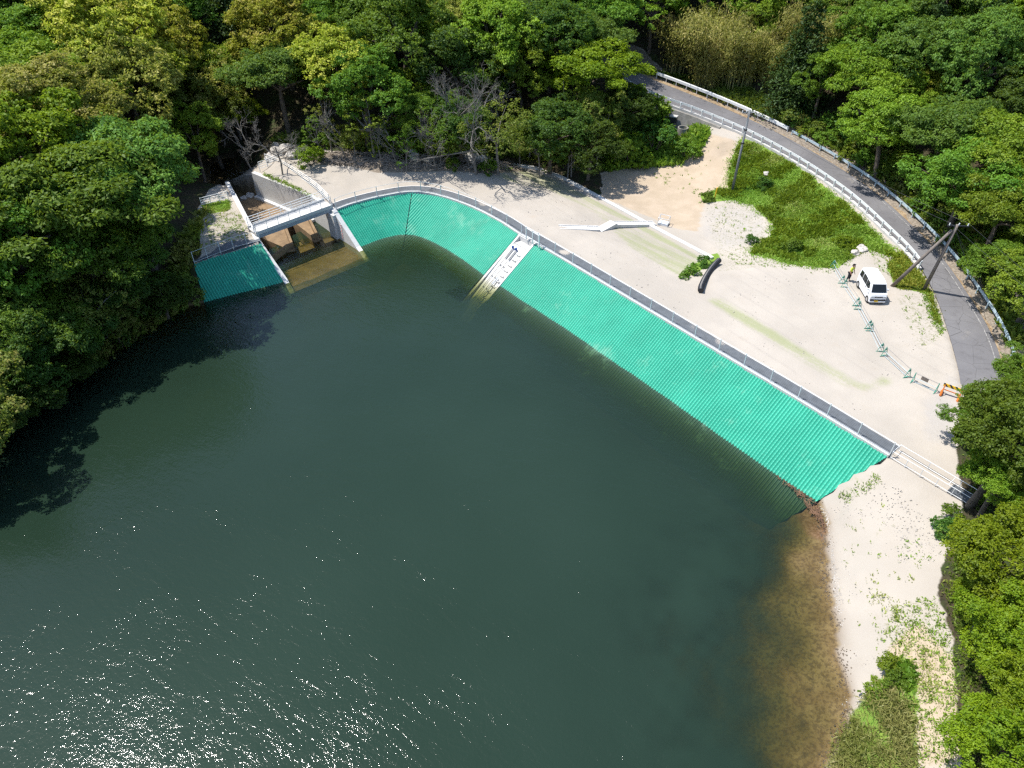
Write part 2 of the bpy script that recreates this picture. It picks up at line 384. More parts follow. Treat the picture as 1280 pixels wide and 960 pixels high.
rust = zone([(950,578),(1022,627),(1036,680),(1010,670),(985,630),(945,590)])
def blur(a):
    for _ in range(2):
        b = a.copy(); b[1:-1, 1:-1] = (a[1:-1, 1:-1]*2+a[:-2, 1:-1]+a[2:, 1:-1]+a[1:-1, :-2]+a[1:-1, 2:])/6; a = b
    return a
idx = np.arange(GX.size).reshape(GX.shape)
GF = np.stack([idx[:-1, :-1], idx[:-1, 1:], idx[1:, 1:], idx[1:, :-1]], -1).reshape(-1, 4)
zA = np.stack([blur(grass), blur(soil), blur(forest), wet], -1).reshape(-1, 4)
zB = np.stack([blur(streak), blur(weeds), blur(litter), blur(blur(blur(blur(blur(blur(gravel))))))], -1).reshape(-1, 4)
zC = np.stack([mud, blur(rust), 0*mud, 0*mud+1], -1).reshape(-1, 4)
t = NT('ground')
pos = t.geo(); A = t.n('Attribute', attribute_name='zoneA'); B = t.n('Attribute', attribute_name='zoneB'); C = t.n('Attribute', attribute_name='zoneC')
sA = t.n('SeparateColor', {0: A.outputs['Color']}); sB = t.n('SeparateColor', {0: B.outputs['Color']}); sC = t.n('SeparateColor', {0: C.outputs['Color']})
n_big = t.noise(.12, 4, .6, pos); n_mid = t.noise(.7, 5, .65, pos); n_fin = t.noise(5, 4, .65, pos); n_peb = t.noise(16, 2, .6, pos)
CRA = math.atan2(*(CREST_R[-1]-CREST_R[0])[[1, 0]])
n_str = t.noise(1.0, 4, .6, t.mapv(pos, (.07, .9, .3), (0, 0, 0)) if False else t.mapv(t.mapv(pos, (1, 1, 1), (0, 0, -CRA)), (.06, 1.0, .3)))
def edge(m, amt=.75, soft=.16, nz=None):
    v = t.math('ADD', m, t.math('MULTIPLY', t.math('SUBTRACT', nz or n_mid, .5), amt))
    return t.ss(v, .5-soft, .5+soft)
col = t.mix(t.ss(n_big, .35, .68), (.350, .315, .268), (.405, .364, .310))
col = t.mix(t.math('MULTIPLY', t.ss(n_mid, .5, .8), .45), col, (.36, .31, .25))
col = t.mix(t.math('MULTIPLY', t.ss(n_str, .52, .8), .35), col, (.36, .325, .28))
col = t.mix(t.math('MULTIPLY', t.ss(n_peb, .62, .8), .4), col, (.26, .235, .20))
rut = t.n('TexWave', {'Vector': t.mapv(pos, (1, 1, 1), (0, 0, -CRA+math.radians(96))), 'Scale': .21, 'Distortion': 5.5, 'Detail': 2.5, 'Detail Scale': .22}, wave_type='BANDS', bands_direction='X').outputs[1]
rutm = t.math('MULTIPLY', t.ss(rut, .88, .99), t.ss(t.noise(.11, 2, .5, pos), .42, .6))
col = t.mix(t.math('MULTIPLY', rutm, .24), col, (.30, .27, .235))
col = t.mix(t.math('MULTIPLY', t.ss(t.noise(.33, 6, .72, pos), .56, .72), .40), col, (.33, .30, .26))
gravelc = t.mix(n_fin, (.30, .28, .26), (.40, .375, .345))
col = t.mix(t.math('MULTIPLY', edge(sB.inputs[0] and B.outputs['Alpha'], .6), .7), col, gravelc)
soilc = t.mix(t.ss(n_mid, .35, .7), (.36, .285, .20), (.42, .335, .245))
soilc = t.mix(t.math('MULTIPLY', t.ss(n_peb, .58, .8), .4), soilc, (.33, .25, .17))
col = t.mix(t.math('MULTIPLY', edge(sA.outputs[1], 1.25, .3), .9), col, soilc)
gs = t.mix(n_fin, (.20, .235, .10), (.30, .31, .16))
col = t.mix(t.math('MULTIPLY', t.math('MULTIPLY', t.ss(sB.outputs[0], .05, .9), t.ss(t.math('ADD', t.math('MULTIPLY', n_str, .7), t.math('MULTIPLY', n_fin, .3)), .40, .62)), .75), col, gs)
wc = t.mix(n_fin, (.10, .125, .04), (.20, .19, .09))
col = t.mix(t.math('MULTIPLY', t.ss(sB.outputs[1], .1, .9), t.math('MULTIPLY', t.ss(n_fin, .5, .66), .55)), col, wc)
lit = t.mix(t.ss(n_fin, .35, .7), (.10, .075, .05), (.26, .215, .165))
col = t.mix(t.math('MULTIPLY', edge(sB.outputs[2], .9, .2), .8), col, lit)
grc = t.mix(t.ss(n_mid, .3, .7), (.10, .19, .025), (.18, .26, .045))
grc = t.mix(t.math('MULTIPLY', t.ss(n_fin, .55, .75), .3), grc, (.16, .17, .06))
col = t.mix(edge(sA.outputs[0], 1.0, .12), col, grc)
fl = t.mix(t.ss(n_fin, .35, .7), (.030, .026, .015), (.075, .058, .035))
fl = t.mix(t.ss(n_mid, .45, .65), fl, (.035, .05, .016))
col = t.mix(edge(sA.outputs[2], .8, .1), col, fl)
col = t.mix(t.math('MULTIPLY', A.outputs['Alpha'], .75), col, (.15, .105, .065))
bed = t.mix(t.ss(n_mid, .36, .62), (.155, .105, .045), (.215, .155, .072))
bed = t.mix(t.math('MULTIPLY', t.ss(t.noise(1.6, 6, .7, pos), .54, .70), .7), bed, (.055, .04, .02))
bed = t.mix(t.math('MULTIPLY', t.math('MULTIPLY', A.outputs['Alpha'], .6), t.ss(n_fin, .45, .6)), bed, (.07, .045, .022))
bed = t.mix(t.math('MULTIPLY', t.ss(t.noise(3.5, 5, .75, pos), .55, .68), .6), bed, (.10, .07, .035))
bed = t.mix(t.math('MULTIPLY', t.ss(n_peb, .6, .75), .5), bed, (.09, .06, .03))
col = t.mix(sC.outputs[0], col, bed)
rst = t.mix(t.ss(n_fin, .4, .65), (.12, .06, .03), (.26, .16, .10))
col = t.mix(t.math('MULTIPLY', t.ss(sC.outputs[1], .2, .8), .8), col, rst)
nm = t.bump(t.math('ADD', t.math('MULTIPLY', n_fin, .6), t.math('MULTIPLY', n_peb, .5)), .5, .06)
M['ground'] = t.fin(t.bsdf(col, .95, 0, nm, .15))
ground = link('ground', np_mesh('ground', np.stack([GX, GY, GZ], -1).reshape(-1, 3), GF, M['ground'],
    {'zoneA': ('POINT', 'FLOAT_COLOR', zA), 'zoneB': ('POINT', 'FLOAT_COLOR', zB), 'zoneC': ('POINT', 'FLOAT_COLOR', zC)}, True))
tag(ground, kind='structure')
# ------------------------------------------------------------------ green mats on the dam face
t = NT('green mat'); pos = t.n('TexCoord').outputs['Object']
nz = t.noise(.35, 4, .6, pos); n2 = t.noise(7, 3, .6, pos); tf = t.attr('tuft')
c = t.mix(t.ss(nz, .3, .7), (.006, .255, .162), (.014, .32, .205))
c = t.mix(t.math('MULTIPLY', t.ss(tf, .70, .98), .38), c, (.13, .48, .35))  # highlight on the rib tops put into the colour
c = t.mix(t.math('MULTIPLY', t.ss(tf, .50, 0.10), .85), c, (.002, .085, .055))  # shade in the grooves between ribs painted into the colour
c = t.mix(t.math('MULTIPLY', t.ss(n2, .55, .8), .22), c, (.10, .42, .32))
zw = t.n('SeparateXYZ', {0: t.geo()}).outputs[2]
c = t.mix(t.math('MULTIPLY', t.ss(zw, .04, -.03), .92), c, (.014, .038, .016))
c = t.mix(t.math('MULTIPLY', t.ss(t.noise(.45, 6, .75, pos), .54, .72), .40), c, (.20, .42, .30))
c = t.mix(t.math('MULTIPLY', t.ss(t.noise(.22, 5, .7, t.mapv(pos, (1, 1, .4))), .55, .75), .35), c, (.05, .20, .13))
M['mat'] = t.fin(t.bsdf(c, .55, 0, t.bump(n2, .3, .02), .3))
def mat_panel(name, crest, wat, sdir, pitch, parent, ext=3.2, extra=None):
    C_, W_, out = mat_outline(crest, wat, ext)
    sd = np.array(sdir[:2], float); sd /= np.linalg.norm(sd); cr = np.array([-sd[1], sd[0]])     # sd runs down the slope
    O = C_[0, :2]
    loc = np.stack([(out[:, :2]-O)@cr, (out[:, :2]-O)@sd], 1)
    a = np.arange(loc[:, 0].min()-.1, loc[:, 0].max()+.1, pitch/6); b = np.arange(loc[:, 1].min()-.1, loc[:, 1].max()+.1, .055)
    S, T = np.meshgrid(a, b); X = O[0]+S*cr[0]+T*sd[0]; Y = O[1]+S*cr[1]+T*sd[1]
    ins = in_poly(X, Y, out[:, :2]); above = in_poly(X, Y, np.vstack([C_, W_[::-1]])[:, :2])
    dc = seg_dist(X, Y, C_); dw = seg_dist(X, Y, W_); hc = C_[0, 2]
    z = np.where(above, hc*dw/(dc+dw+1e-6), -.55*dw)
    row = np.floor(S/pitch)
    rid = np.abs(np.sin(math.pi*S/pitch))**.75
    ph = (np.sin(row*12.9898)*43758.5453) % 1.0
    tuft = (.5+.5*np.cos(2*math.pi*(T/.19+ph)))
    jit = vnoise(X, Y, .25, 5)*.02+vnoise(X, Y, 1.5, 6)*.05
    z = z+rid*(.100+.013*tuft)+jit-.06
    idx = np.arange(X.size).reshape(X.shape)
    q = np.stack([idx[:-1, :-1], idx[:-1, 1:], idx[1:, 1:], idx[1:, :-1]], -1).reshape(-1, 4)
    keep = ins.ravel()[q].all(1); q = q[keep]
    u, inv = np.unique(q, return_inverse=True); q = inv.reshape(-1, 4)
    V = np.stack([X, Y, z], -1).reshape(-1, 3)[u]; V[:, :2] -= np.array(parent.location[:2]); V[:, 2] -= parent.location[2]
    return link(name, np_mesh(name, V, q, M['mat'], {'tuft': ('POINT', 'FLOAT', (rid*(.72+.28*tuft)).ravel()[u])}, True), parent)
d_str = G(622,357)-G(667,304,ZC); d_l = G(450,309)-G(421,263,ZC); d_b = G(356,352)-G(326,304,ZC)
mr = thing('slope_mat', 'long straight green mat facing the dam between the white ramp and the beach', 'slope mat', CREST_R[0])
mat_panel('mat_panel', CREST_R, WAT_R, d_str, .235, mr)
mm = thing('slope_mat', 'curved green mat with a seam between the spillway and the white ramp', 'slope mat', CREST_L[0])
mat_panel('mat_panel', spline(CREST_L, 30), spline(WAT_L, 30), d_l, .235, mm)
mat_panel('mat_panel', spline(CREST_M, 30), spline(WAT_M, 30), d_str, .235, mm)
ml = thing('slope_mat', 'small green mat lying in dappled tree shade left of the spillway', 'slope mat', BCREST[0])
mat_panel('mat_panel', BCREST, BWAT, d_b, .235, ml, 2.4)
# ------------------------------------------------------------------ water
wx = axis(-46, 30, .25, 500); wy = axis(8, 80, .25, 300)
WX, WY = np.meshgrid(wx, wy)
bot = terr(WX, WY)
def raise_to(poly, zf):
    global bot
    m = in_poly(WX, WY, poly); bot = np.where(m, np.maximum(bot, zf(WX, WY)) if callable(zf) else np.maximum(bot, zf), bot)
APRON = GL([(346,316),(366,366),(460,327),(428,291)], -.6)
_mo = mat_outline(WAT, WAT+(WAT-CREST), 0.0)[2]
mwo = WAT+(WAT-CREST)/np.linalg.norm((WAT-CREST)[:, :2], axis=1)[:, None]*3.2
raise_to(np.vstack([WAT, mwo[::-1]])[:, :2], lambda x, y: -.55*seg_dist(x, y, WAT)+.02)
bot = np.where(in_poly(WX, WY, spill_poly), -1.6, bot); raise_to(APRON[:, :2], -.6)
RD = (G(622,357)-G(669,305,ZC)); RD[2] = 0; RD /= np.linalg.norm(RD)
RP = [G(605,344.5), G(625,357)]
ramp_sub = np.array([RP[0]-RD, RP[1]-RD, RP[1]+RD*4.5, RP[0]+RD*4.5])[:, :2]
raise_to(ramp_sub, lambda x, y: -.42*((x-RP[0][0])*RD[0]+(y-RP[0][1])*RD[1])+.02)
shp = [(3.0, -2), (44, -2), (44, 40), (20, 40), (4, 26)]
shw = np.where(in_poly(WX, WY, shp), np.clip(seg_dist(WX, WY, shp+shp[:1])/5, 0, 1), 0)
bot = bot*(1+shw*(vnoise(WX, WY, 2.6, 21)*1.0+vnoise(WX, WY, .7, 22)*.5))
bot = np.where(np.hypot(WX, WY-40) > 90, -5, bot)
dep = np.clip(-bot, 0, 6)
idx = np.arange(WX.size).reshape(WX.shape)
q = np.stack([idx[:-1, :-1], idx[:-1, 1:], idx[1:, 1:], idx[1:, :-1]], -1).reshape(-1, 4)
q = q[(bot.ravel()[q].min(1) < 1.2)]
cx = WX.ravel()[q].mean(1); cy = WY.ravel()[q].mean(1)
keepout = np.vstack([CREST[:, :2], [[60, 20], [60, 200], [-30, 200]], [G(400,230,2)[:2]], [RW1[:2]], [G(418,264,2.8)[:2]]])
chan = np.array([LW0+sdir*12, LW0, LW0*.15+LW1*.85, RW1, RW0, RW0+sdir*12])[:, :2]
q = q[~in_poly(cx, cy, keepout) & ~in_poly(cx, cy, chan)]
u, inv = np.unique(q, return_inverse=True); q = inv.reshape(-1, 4)
t = NT('water'); pos = t.geo(); dp = t.attr('depth')
op = t.math('SUBTRACT', 1.0, t.math('EXPONENT', t.math('MULTIPLY', dp, -.52)))
ex = lambda k: t.math('EXPONENT', t.math('MULTIPLY', dp, -k))
tcol = t.n('CombineColor', {0: ex(.42), 1: ex(.38), 2: ex(1.0)}).outputs[0]
big = t.noise(.05, 3, .5, pos)
murk = t.mix(t.ss(big, .3, .7), (.0130, .0280, .0165), (.0168, .0340, .0215))
wv = t.mapv(t.mapv(pos, (1, 1, 1), (0, 0, math.radians(122))), (2.0, .80, 1))
n1 = t.noise(1.0, 5, .62, wv, .6); n2 = t.noise(4.6, 3, .6, pos, .5); n3 = t.noise(.22, 2, .5, pos)
h = t.math('ADD', t.math('MULTIPLY', n1, 1.0), t.math('MULTIPLY', n2, .50))
amp = t.ss(n3, .3, .75, .55, 1.15)
bm = t.n('Bump', {'Height': t.math('MULTIPLY', h, amp), 'Strength': 1.0, 'Distance': .045})
tr = t.n('BsdfTransparent', {'Color': tcol})
df = t.n('BsdfDiffuse', {'Color': murk})
base = t.n('MixShader'); t.set(base, 0, op); t.set(base, 1, tr); t.set(base, 2, df)
gl = t.n('BsdfGlossy', {'Color': (1, 1, 1), 'Roughness': .085, 'Normal': bm.outputs[0]})
fr = t.n('Fresnel', {'IOR': 1.33, 'Normal': bm.outputs[0]})
mx = t.n('MixShader'); t.set(mx, 0, fr.outputs[0]); t.set(mx, 1, base); t.set(mx, 2, gl)
M['water'] = t.fin(mx)
wv_ = np.stack([WX, WY, WX*0], -1).reshape(-1, 3)[u]
water = tag(link('water', np_mesh('water', wv_, q, M['water'], {'depth': ('POINT', 'FLOAT', dep.ravel()[u])}, True)), kind='structure')
# ------------------------------------------------------------------ road
def road_sheet(name, a, b, k, lift, mat):
    V = []; n = len(a)
    for i in range(n):
        for j in range(k+1):
            p = a[i]*(1-j/k)+b[i]*(j/k); V.append(p)
    V = np.array(V); V[:, 2] = np.array([(a[i, 2]*(1-j/k)+b[i, 2]*j/k) for i in range(n) for j in range(k+1)])+lift
    ii = np.arange(n*(k+1)).reshape(n, k+1)
    q = np.stack([ii[:-1, :-1], ii[:-1, 1:], ii[1:, 1:], ii[1:, :-1]], -1).reshape(-1, 4)[:, ::-1]
    return link(name, np_mesh(name, V, q, mat, None, True))
t = NT('asphalt'); pos = t.geo()
nb = t.noise(.25, 4, .6, pos); nf = t.noise(9, 3, .7, pos); nm_ = t.noise(1.3, 5, .7, pos)
c = t.mix(t.ss(nb, .3, .7), (.128, .124, .128), (.165, .16, .162))
c = t.mix(t.math('MULTIPLY', t.ss(nf, .5, .8), .3), c, (.22, .21, .20))
c = t.mix(t.math('MULTIPLY', t.ss(nm_, .52, .72), .5), c, (.095, .09, .09))
crk = t.n('TexVoronoi', {'Vector': pos, 'Scale': .55}, feature='DISTANCE_TO_EDGE').outputs[0]
c = t.mix(t.math('MULTIPLY', t.ss(crk, .012, .0), .6), c, (.05, .048, .046))
c = t.mix(t.math('MULTIPLY', t.ss(t.noise(.5, 6, .75, pos), .60, .68), .4), c, (.26, .235, .20))
M['asphalt'] = t.fin(t.bsdf(c, .85, 0, t.bump(nf, .3, .01), .25))
tag(road_sheet('road', ROAD_IN, ROAD_OUT, 4, .03, M['asphalt']), kind='structure')
# worn white edge line on the far side and a dusty verge on both edges
t = NT('worn road paint'); pos = t.geo()
c = t.mix(t.ss(t.noise(7, 5, .75, pos), .42, .66), (.15, .145, .142), (.42, .41, .39))
M['road_paint'] = t.fin(t.bsdf(c, .8))
w = ROAD_OUT-ROAD_IN; w /= np.linalg.norm(w, axis=1)[:, None]
tag(road_sheet('road_marking', (ROAD_OUT-w*.55)[44:86], (ROAD_OUT-w*.46)[44:86], 1, .045, M['road_paint']), kind='structure')
t = NT('verge soil'); pos = t.geo()
c = t.mix(t.ss(t.noise(2.5, 5, .7, pos), .35, .65), (.20, .135, .075), (.36, .27, .17))
c = t.mix(t.ss(t.noise(5, 4, .7, pos), .56, .68), c, (.07, .09, .025))
M['verge'] = t.fin(t.bsdf(c, .95, 0, t.bump(t.noise(9, 3, .6, pos), .5, .04)))
vo = ROAD_OUT+w*.9; vo[:, 2] += .02
tag(road_sheet('verge', ROAD_OUT-w*.05, vo, 2, .04, M['verge']), kind='structure')
# concrete edge of the road on the dam side
kb = MB(); path = ROAD_IN[2:66]-w[2:66]*.22
kb.wall(path, .40, list(path[:, 2]-.9), list(path[:, 2]+.14))
tag(kb.build('road_kerb', M['concrete']), 'long pale concrete kerb under the white guard rail on the dam side', 'kerb')
def gz(x, y): return float(ground_z(np.array([x]), np.array([y]))[0])
def tz(x, y): return float(terr(np.array([x]), np.array([y]))[0])
def ground_px(px, py, z0=2.0, lift=0.0):                    # where the ray through a pixel meets the terrain
    r = ray(px, py); s = 8.0
    ts = np.arange(10, 260, .25); P = CP+ts[:, None]*r
    z = terr(P[:, 0], P[:, 1])+lift
    k = np.argmax(P[:, 2] < z)
    return P[k] if (P[:, 2] < z).any() else G(px, py, z0)
V3 = lambda p: Vector([float(c) for c in p])
def rail_fence(name, label, cat, path, post_h, n_posts, rails, post_w, rail_w, mat, group=None, post_top_over=0.0, round_=False, midrails=None):
    """fence along a 3d path: each post a part, each rail a part"""
    P = resample(path, max(n_posts*4, 8)); Q = resample(path, n_posts)
    root = thing(name, label, cat, Q[0], 0, group)
    o0 = V3(Q[0])
    pm = None
    for i in range(n_posts):
        if pm is None:
            if round_: b = MB().tube([(0, 0, -.1), (0, 0, post_h)], post_w/2, 8)
            else: b = MB().box((0, 0, post_h/2-.05), (post_w, post_w, post_h+.1))
            p = b.build('post', mat, root); pm = p.data
        else:
            p = bpy.data.objects.new('post', pm); COL.objects.link(p); p.parent = root
        d = Q[min(i+1, n_posts-1)]-Q[max(i-1, 0)]
        p.location = V3(Q[i])-o0; p.rotation_euler = (0, 0, math.atan2(d[1], d[0]))
    for hgt in rails:
        b = MB(); b.tube([V3(q)-o0+Vector((0, 0, hgt)) for q in P], rail_w/2, 6)
        b.build('rail', mat, root)
    return root
# ------------------------------------------------------------------ spillway
sp = thing('spillway', 'white concrete spillway channel with a brown zigzag weir under the footbridge', 'spillway', G(370,290,0))
so = V3(sp.location); L_ = lambda p: V3(p)-so
# left side wall + wing wall going down into the water
lw_end = G(366,367,-.55); lw_w = G(356.5,351,0.02)
b = MB(); p_ = [LW0, LW1, lw_w, lw_end]
b.wall([L_(p) for p in p_], .42, [-2-so.z]*4, [2.9-so.z, 2.95-so.z, .22-so.z, -.5-so.z]); b.build('side_wall', M['concrete_new'], sp)
rw_w = G(448,310.5,0.02); rw_end = G(460,327,-.55); RW2 = G(418,262.5,2.95)
b = MB(); p_ = [RW0, RW1, RW2, rw_w, rw_end]
b.wall([L_(p) for p in p_], .46, [-2-so.z]*5, [2.9-so.z, 2.9-so.z, 2.95-so.z, .22-so.z, -.5-so.z]); sw = b.build('side_wall', M['concrete_new'], sp)
# staff gauge marks on the right wing wall
gd = (rw_w-RW2); gd[2] = 0; gd /= np.linalg.norm(gd); gn = np.array([gd[1], -gd[0], 0]);
gp = RW2+gd*1.15+ (gn if (G(400,300)-RW2)@gn > 0 else -gn)*.245
b = MB(); ang = math.atan2(gd[1], gd[0])
b.box(L_(gp)*1.0-Vector((0, 0, float(gp[2])))+Vector((0, 0, 1.05)), (.26, .012, 1.7), ang); gau = b.build('gauge_board', M['white_paint'], sp)
b = MB()
off = (gn if (G(400,300)-RW2)@gn > 0 else -gn)*.010
for k in range(9):
    b = MB(); b.box(L_(gp+off)-Vector((0, 0, float(gp[2])))+Vector((0, 0, .35+k*.18))+V3(gd)*(.04 if k % 2 else -.02), (.12 if k % 2 else .18, .012, .055), ang)
    b.build('gauge_mark', M['red_paint'], gau)
# pier below the bridge's right end
f_r = G(421,290,.05); f_l = G(414,280,.05)
inn = gn if (G(400,300)-RW2)@gn > 0 else -gn
pc = RW2-gd*.15
b = MB(); b.box(L_(pc+inn*.36)-Vector((0, 0, float(pc[2])))+Vector((0, 0, 1.2)), (1.2, .34, 2.9), ang); b.build('bridge_pier', M['concrete_new'], sp)
# channel floor and weir
ZF = .06
fl = [G(326,297,ZF), G(360.5,311.5,ZF), G(366,310.5,ZF), G(356,284,ZF), G(365,279,ZF), G(391,299.5,ZF), G(397,298,ZF), G(384,271,ZF), G(404,276,ZF), G(420,266,ZF), G(372,257,ZF), G(322,232,ZF), G(296,248,ZF), G(288,252,ZF)]
fl[-3] = np.array([*(RW0[:2]+(RW0-RW1)[:2]/np.linalg.norm((RW0-RW1)[:2])*.4), ZF]); fl[-1] = np.array([*(LW0[:2]+(LW0-LW1)[:2]/np.linalg.norm((LW0-LW1)[:2])*(-.5)), ZF])
fl[-2] = (fl[-3]+fl[-1])/2+V3((-.3, 1.2, 0)).xyz
fl[-4] = np.array([*((RW0+RW1)/2)[:2], ZF]); fl[-5] = np.array([*(RW1*.98+RW2*.02)[:2], ZF])
b = MB(); b.prism([(p[0]-so.x, p[1]-so.y) for p in fl], -1.2-so.z, ZF-so.z); b.build('channel_floor', M['concrete_brown'], sp)
b = MB(); wp = fl[:9]; wp[0] = np.array([*(LW1+(lw_w-LW1)*.12)[:2], ZF])
b.wall([L_(p) for p in wp], .26, -1.4-so.z, .62-so.z); b.build('weir_wall', M['concrete_brown'], sp)
for k in (1, 6):
    c_ = (fl[k]+fl[k+1])/2 if k == 1 else (fl[5]+fl[6])/2
    dd = (c_-(fl[3] if k == 1 else fl[4])); a_ = math.atan2(dd[1], dd[0]); dd = dd/np.linalg.norm(dd)
    b = MB(); b.box(L_(c_+dd*.32)+Vector((0, 0, -.72)), (.45, .85, 1.55), a_); b.build('weir_foot', M['concrete_brown'], sp)
# ledge along the right wall foot, sill at the downstream end
nrm = (RW1-RW0)[:2]; nrm /= np.linalg.norm(nrm); nin = np.array([nrm[1], -nrm[0]]); nin = nin if ((LW0-RW0)[:2]@nin) > 0 else -nin
b = MB(); b.wall([(RW0[0]+nin[0]*.47-so.x, RW0[1]+nin[1]*.47-so.y), (RW1[0]+nin[0]*.47-so.x, RW1[1]+nin[1]*.47-so.y)], .42, -.8-so.z, .30-so.z); b.build('wall_ledge', M['concrete_new'], sp)
b = MB(); b.prism([(p[0]-so.x, p[1]-so.y) for p in APRON], -1.55-so.z, -.6-so.z); b.build('apron', M['concrete_brown'], sp)
# ------------------------------------------------------------------ footbridge
zb = 3.25
NB0 = G(320,292.5,zb); NB1 = G(416,257.5,zb); FB0 = G(311.5,283.5,zb)
bx = NB1-NB0; bx[2] = 0; BL = np.linalg.norm(bx); bx /= BL; by = np.array([-bx[1], bx[0], 0]); BW = max(1.3, abs((FB0-NB0)@by))
br = thing('footbridge', 'white footbridge with grey side beam and pipe railings over the spillway', 'footbridge', NB0, math.atan2(bx[1], bx[0]))
MB().box((BL/2, BW/2, -.09), (BL, BW, .18)).build('deck', M['concrete_new'], br, bevel=.015)
for yy in (.07, BW-.07):
    MB().box((BL/2, yy, -.36), (BL, .14, .36)).build('side_beam', M['bridge_side'], br)
MB().box((BL/2, .06, .075), (BL, .10, .15)).build('deck_kerb', M['concrete_new'], br); MB().box((BL/2, BW-.06, .075), (BL, .10, .15)).build('deck_kerb', M['concrete_new'], br)
for yy in (.06, BW-.06):
    for hgt in ((.98, .72, .48, .24) if yy > .1 else (.98,)):
        MB().tube([(.05, yy, hgt+.05), (BL-.05, yy, hgt+.05)], .027, 6).build('rail', M['white_paint'], br)
    pm = None
    for k in range(8):
        if pm is None: p = MB().box((0, 0, .5), (.05, .05, 1.06)).build('post', M['white_paint'], br); pm = p.data
        else: p = bpy.data.objects.new('post', pm); COL.objects.link(p); p.parent = br
        p.location = (.1+(BL-.2)*k/7, yy, .03)
# railings round the spillway
rail_fence('pipe_railing', 'white pipe railing following the right wall of the spillway channel', 'railing',
    np.array([G(333,203,3.0), G(352,210,3.0), G(372,222,3.0), G(390,234,3.0), G(400,242,3.0), G(408,250,3.1), G(412,254,3.2)])+[0, 0, .0], 1.0, 9, (.98, .74, .5, .26), .06, .055, M['white_paint'])
rail_fence('pipe_railing', 'short white pipe railing reaching the pale rocks behind the spillway', 'railing',
    np.array([G(325,213.5,2.95), G(338,209,3.0), G(354,201,3.2)]), 1.0, 4, (.98, .74, .5, .26), .06, .055, M['white_paint'])
rail_fence('pipe_railing', 'white pipe railing crossing the grass left of the spillway wall', 'railing',
    np.array([G(253,259,2.9), G(270,254.5,2.9), G(286,250,2.9)]), 1.0, 4, (.98, .74, .5, .26), .06, .055, M['white_paint'])
rail_fence('pipe_railing', 'white pipe railing standing on the left wall of the spillway channel', 'railing',
    np.array([LW0*.6+LW1*.4, LW1*.95+LW0*.05]), 1.0, 5, (.98, .74, .5, .26), .06, .055, M['white_paint'])
# ------------------------------------------------------------------ grey strips and fences along the crests
def strip(label, line, w, z, mat='strip', ribs=8):
    a = offset_line(line, .16); b2 = offset_line(line, .16+w); n = len(a)
    root = line[0]
    mb = MB(); K = ribs*2
    V = []; F = []
    for i in range(n):
        for j in range(K+1):
            p = a[i]*(1-j/K)+b2[i]*(j/K); V.append((p[0]-root[0], p[1]-root[1], z+(.022 if j % 2 else 0)))
    for i in range(n-1):
        for j in range(K):
            q = i*(K+1)+j; F.append((q, q+1, q+K+2, q+K+1)[::-1])
    # skirts
    e0 = len(V)
    for i in range(n):
        for (p, ) in ((a[i],), (b2[i],)): V.append((p[0]-root[0], p[1]-root[1], z-.3))
    for i in range(n-1):
        F.append((i*(K+1), (i+1)*(K+1), e0+2*(i+1), e0+2*i)); F.append((i*(K+1)+K, e0+2*i+1, e0+2*(i+1)+1, (i+1)*(K+1)+K))
    mb.add(V, F); o = mb.build('crest_strip', M[mat]); o.location = (root[0], root[1], 0)
    return tag(o, label, 'strip')
CRx = spline(np.vstack([CREST_L, CREST_M[1:], CREST_R]), 90)
side = 1 if (offset_line(CRx, 1)[60]-CRx[60])@np.array([0, 1, 0]) > 0 else -1
strip('long dark grey ribbed strip curving along the dam crest behind the green mats', CRx if side > 0 else CRx[::-1], 1.12, ZC+.10)
kerb = MB(); kk = offset_line(CRx, .06*side); kerb.wall(kk, .16, ZC-.5, ZC+.16); tag(kerb.build('crest_kerb', M['concrete_new']), 'thin white concrete kerb along the top edge of the green mats', 'kerb')
fpath = offset_line(CRx, .10*side); fpath[:, 2] = ZC+.16
rail_fence('crest_fence', 'long fence of slim pale posts following the curved dam crest', 'fence', fpath, 1.1, 27, (.06, 1.06), .06, .035, M['galv'])
kk2 = offset_line(CRx, 1.36*side); kb = MB(); kb.wall(kk2, .10, ZC-.3, ZC+.13); tag(kb.build('strip_edging', M['concrete_new']), 'white edging line along the outer side of the grey crest strip', 'kerb')
# gate above the ramp
ga, gb = G(657,299,ZC+.16), G(673,309,ZC+.16)
gt = thing('gate', 'small white double post gate in the crest fence above the ramp', 'gate', ga, math.atan2((gb-ga)[1], (gb-ga)[0])); GLn = float(np.linalg.norm(gb-ga))
pm = None
for k in range(3):
    if pm is None: p = MB().box((0, 0, .62), (.09, .09, 1.3)).build('post', M['white_paint'], gt); pm = p.data
    else: p = bpy.data.objects.new('post', pm); COL.objects.link(p); p.parent = gt
    p.location = (GLn*k/2, .06, 0)
for k in range(2):
    for hgt in (.35, 1.15): MB().bar((GLn*k/2+.05, .06, hgt), (GLn*(k+1)/2-.05, .06, hgt), .05).build('gate_bar', M['white_paint'], gt)
# left bank strip and fence
bl = np.array([G(326,303,ZC), G(298,310,ZC), G(270,320,ZC), G(244,330,ZC)])
sd2 = 1 if (offset_line(bl, 1)[1]-bl[1])[1] > 0 else -1
strip('short dark grey strip in tree shade above the small left mat', bl if sd2 > 0 else bl[::-1], 1.3, ZC+.10)
bf = offset_line(resample(bl, 20), .08*sd2); bf[:, 2] = ZC+.1
rail_fence('crest_fence', 'short fence of slim posts in shade above the small left mat', 'fence', bf, 1.1, 6, (.06, 1.06), .06, .035, M['galv'])
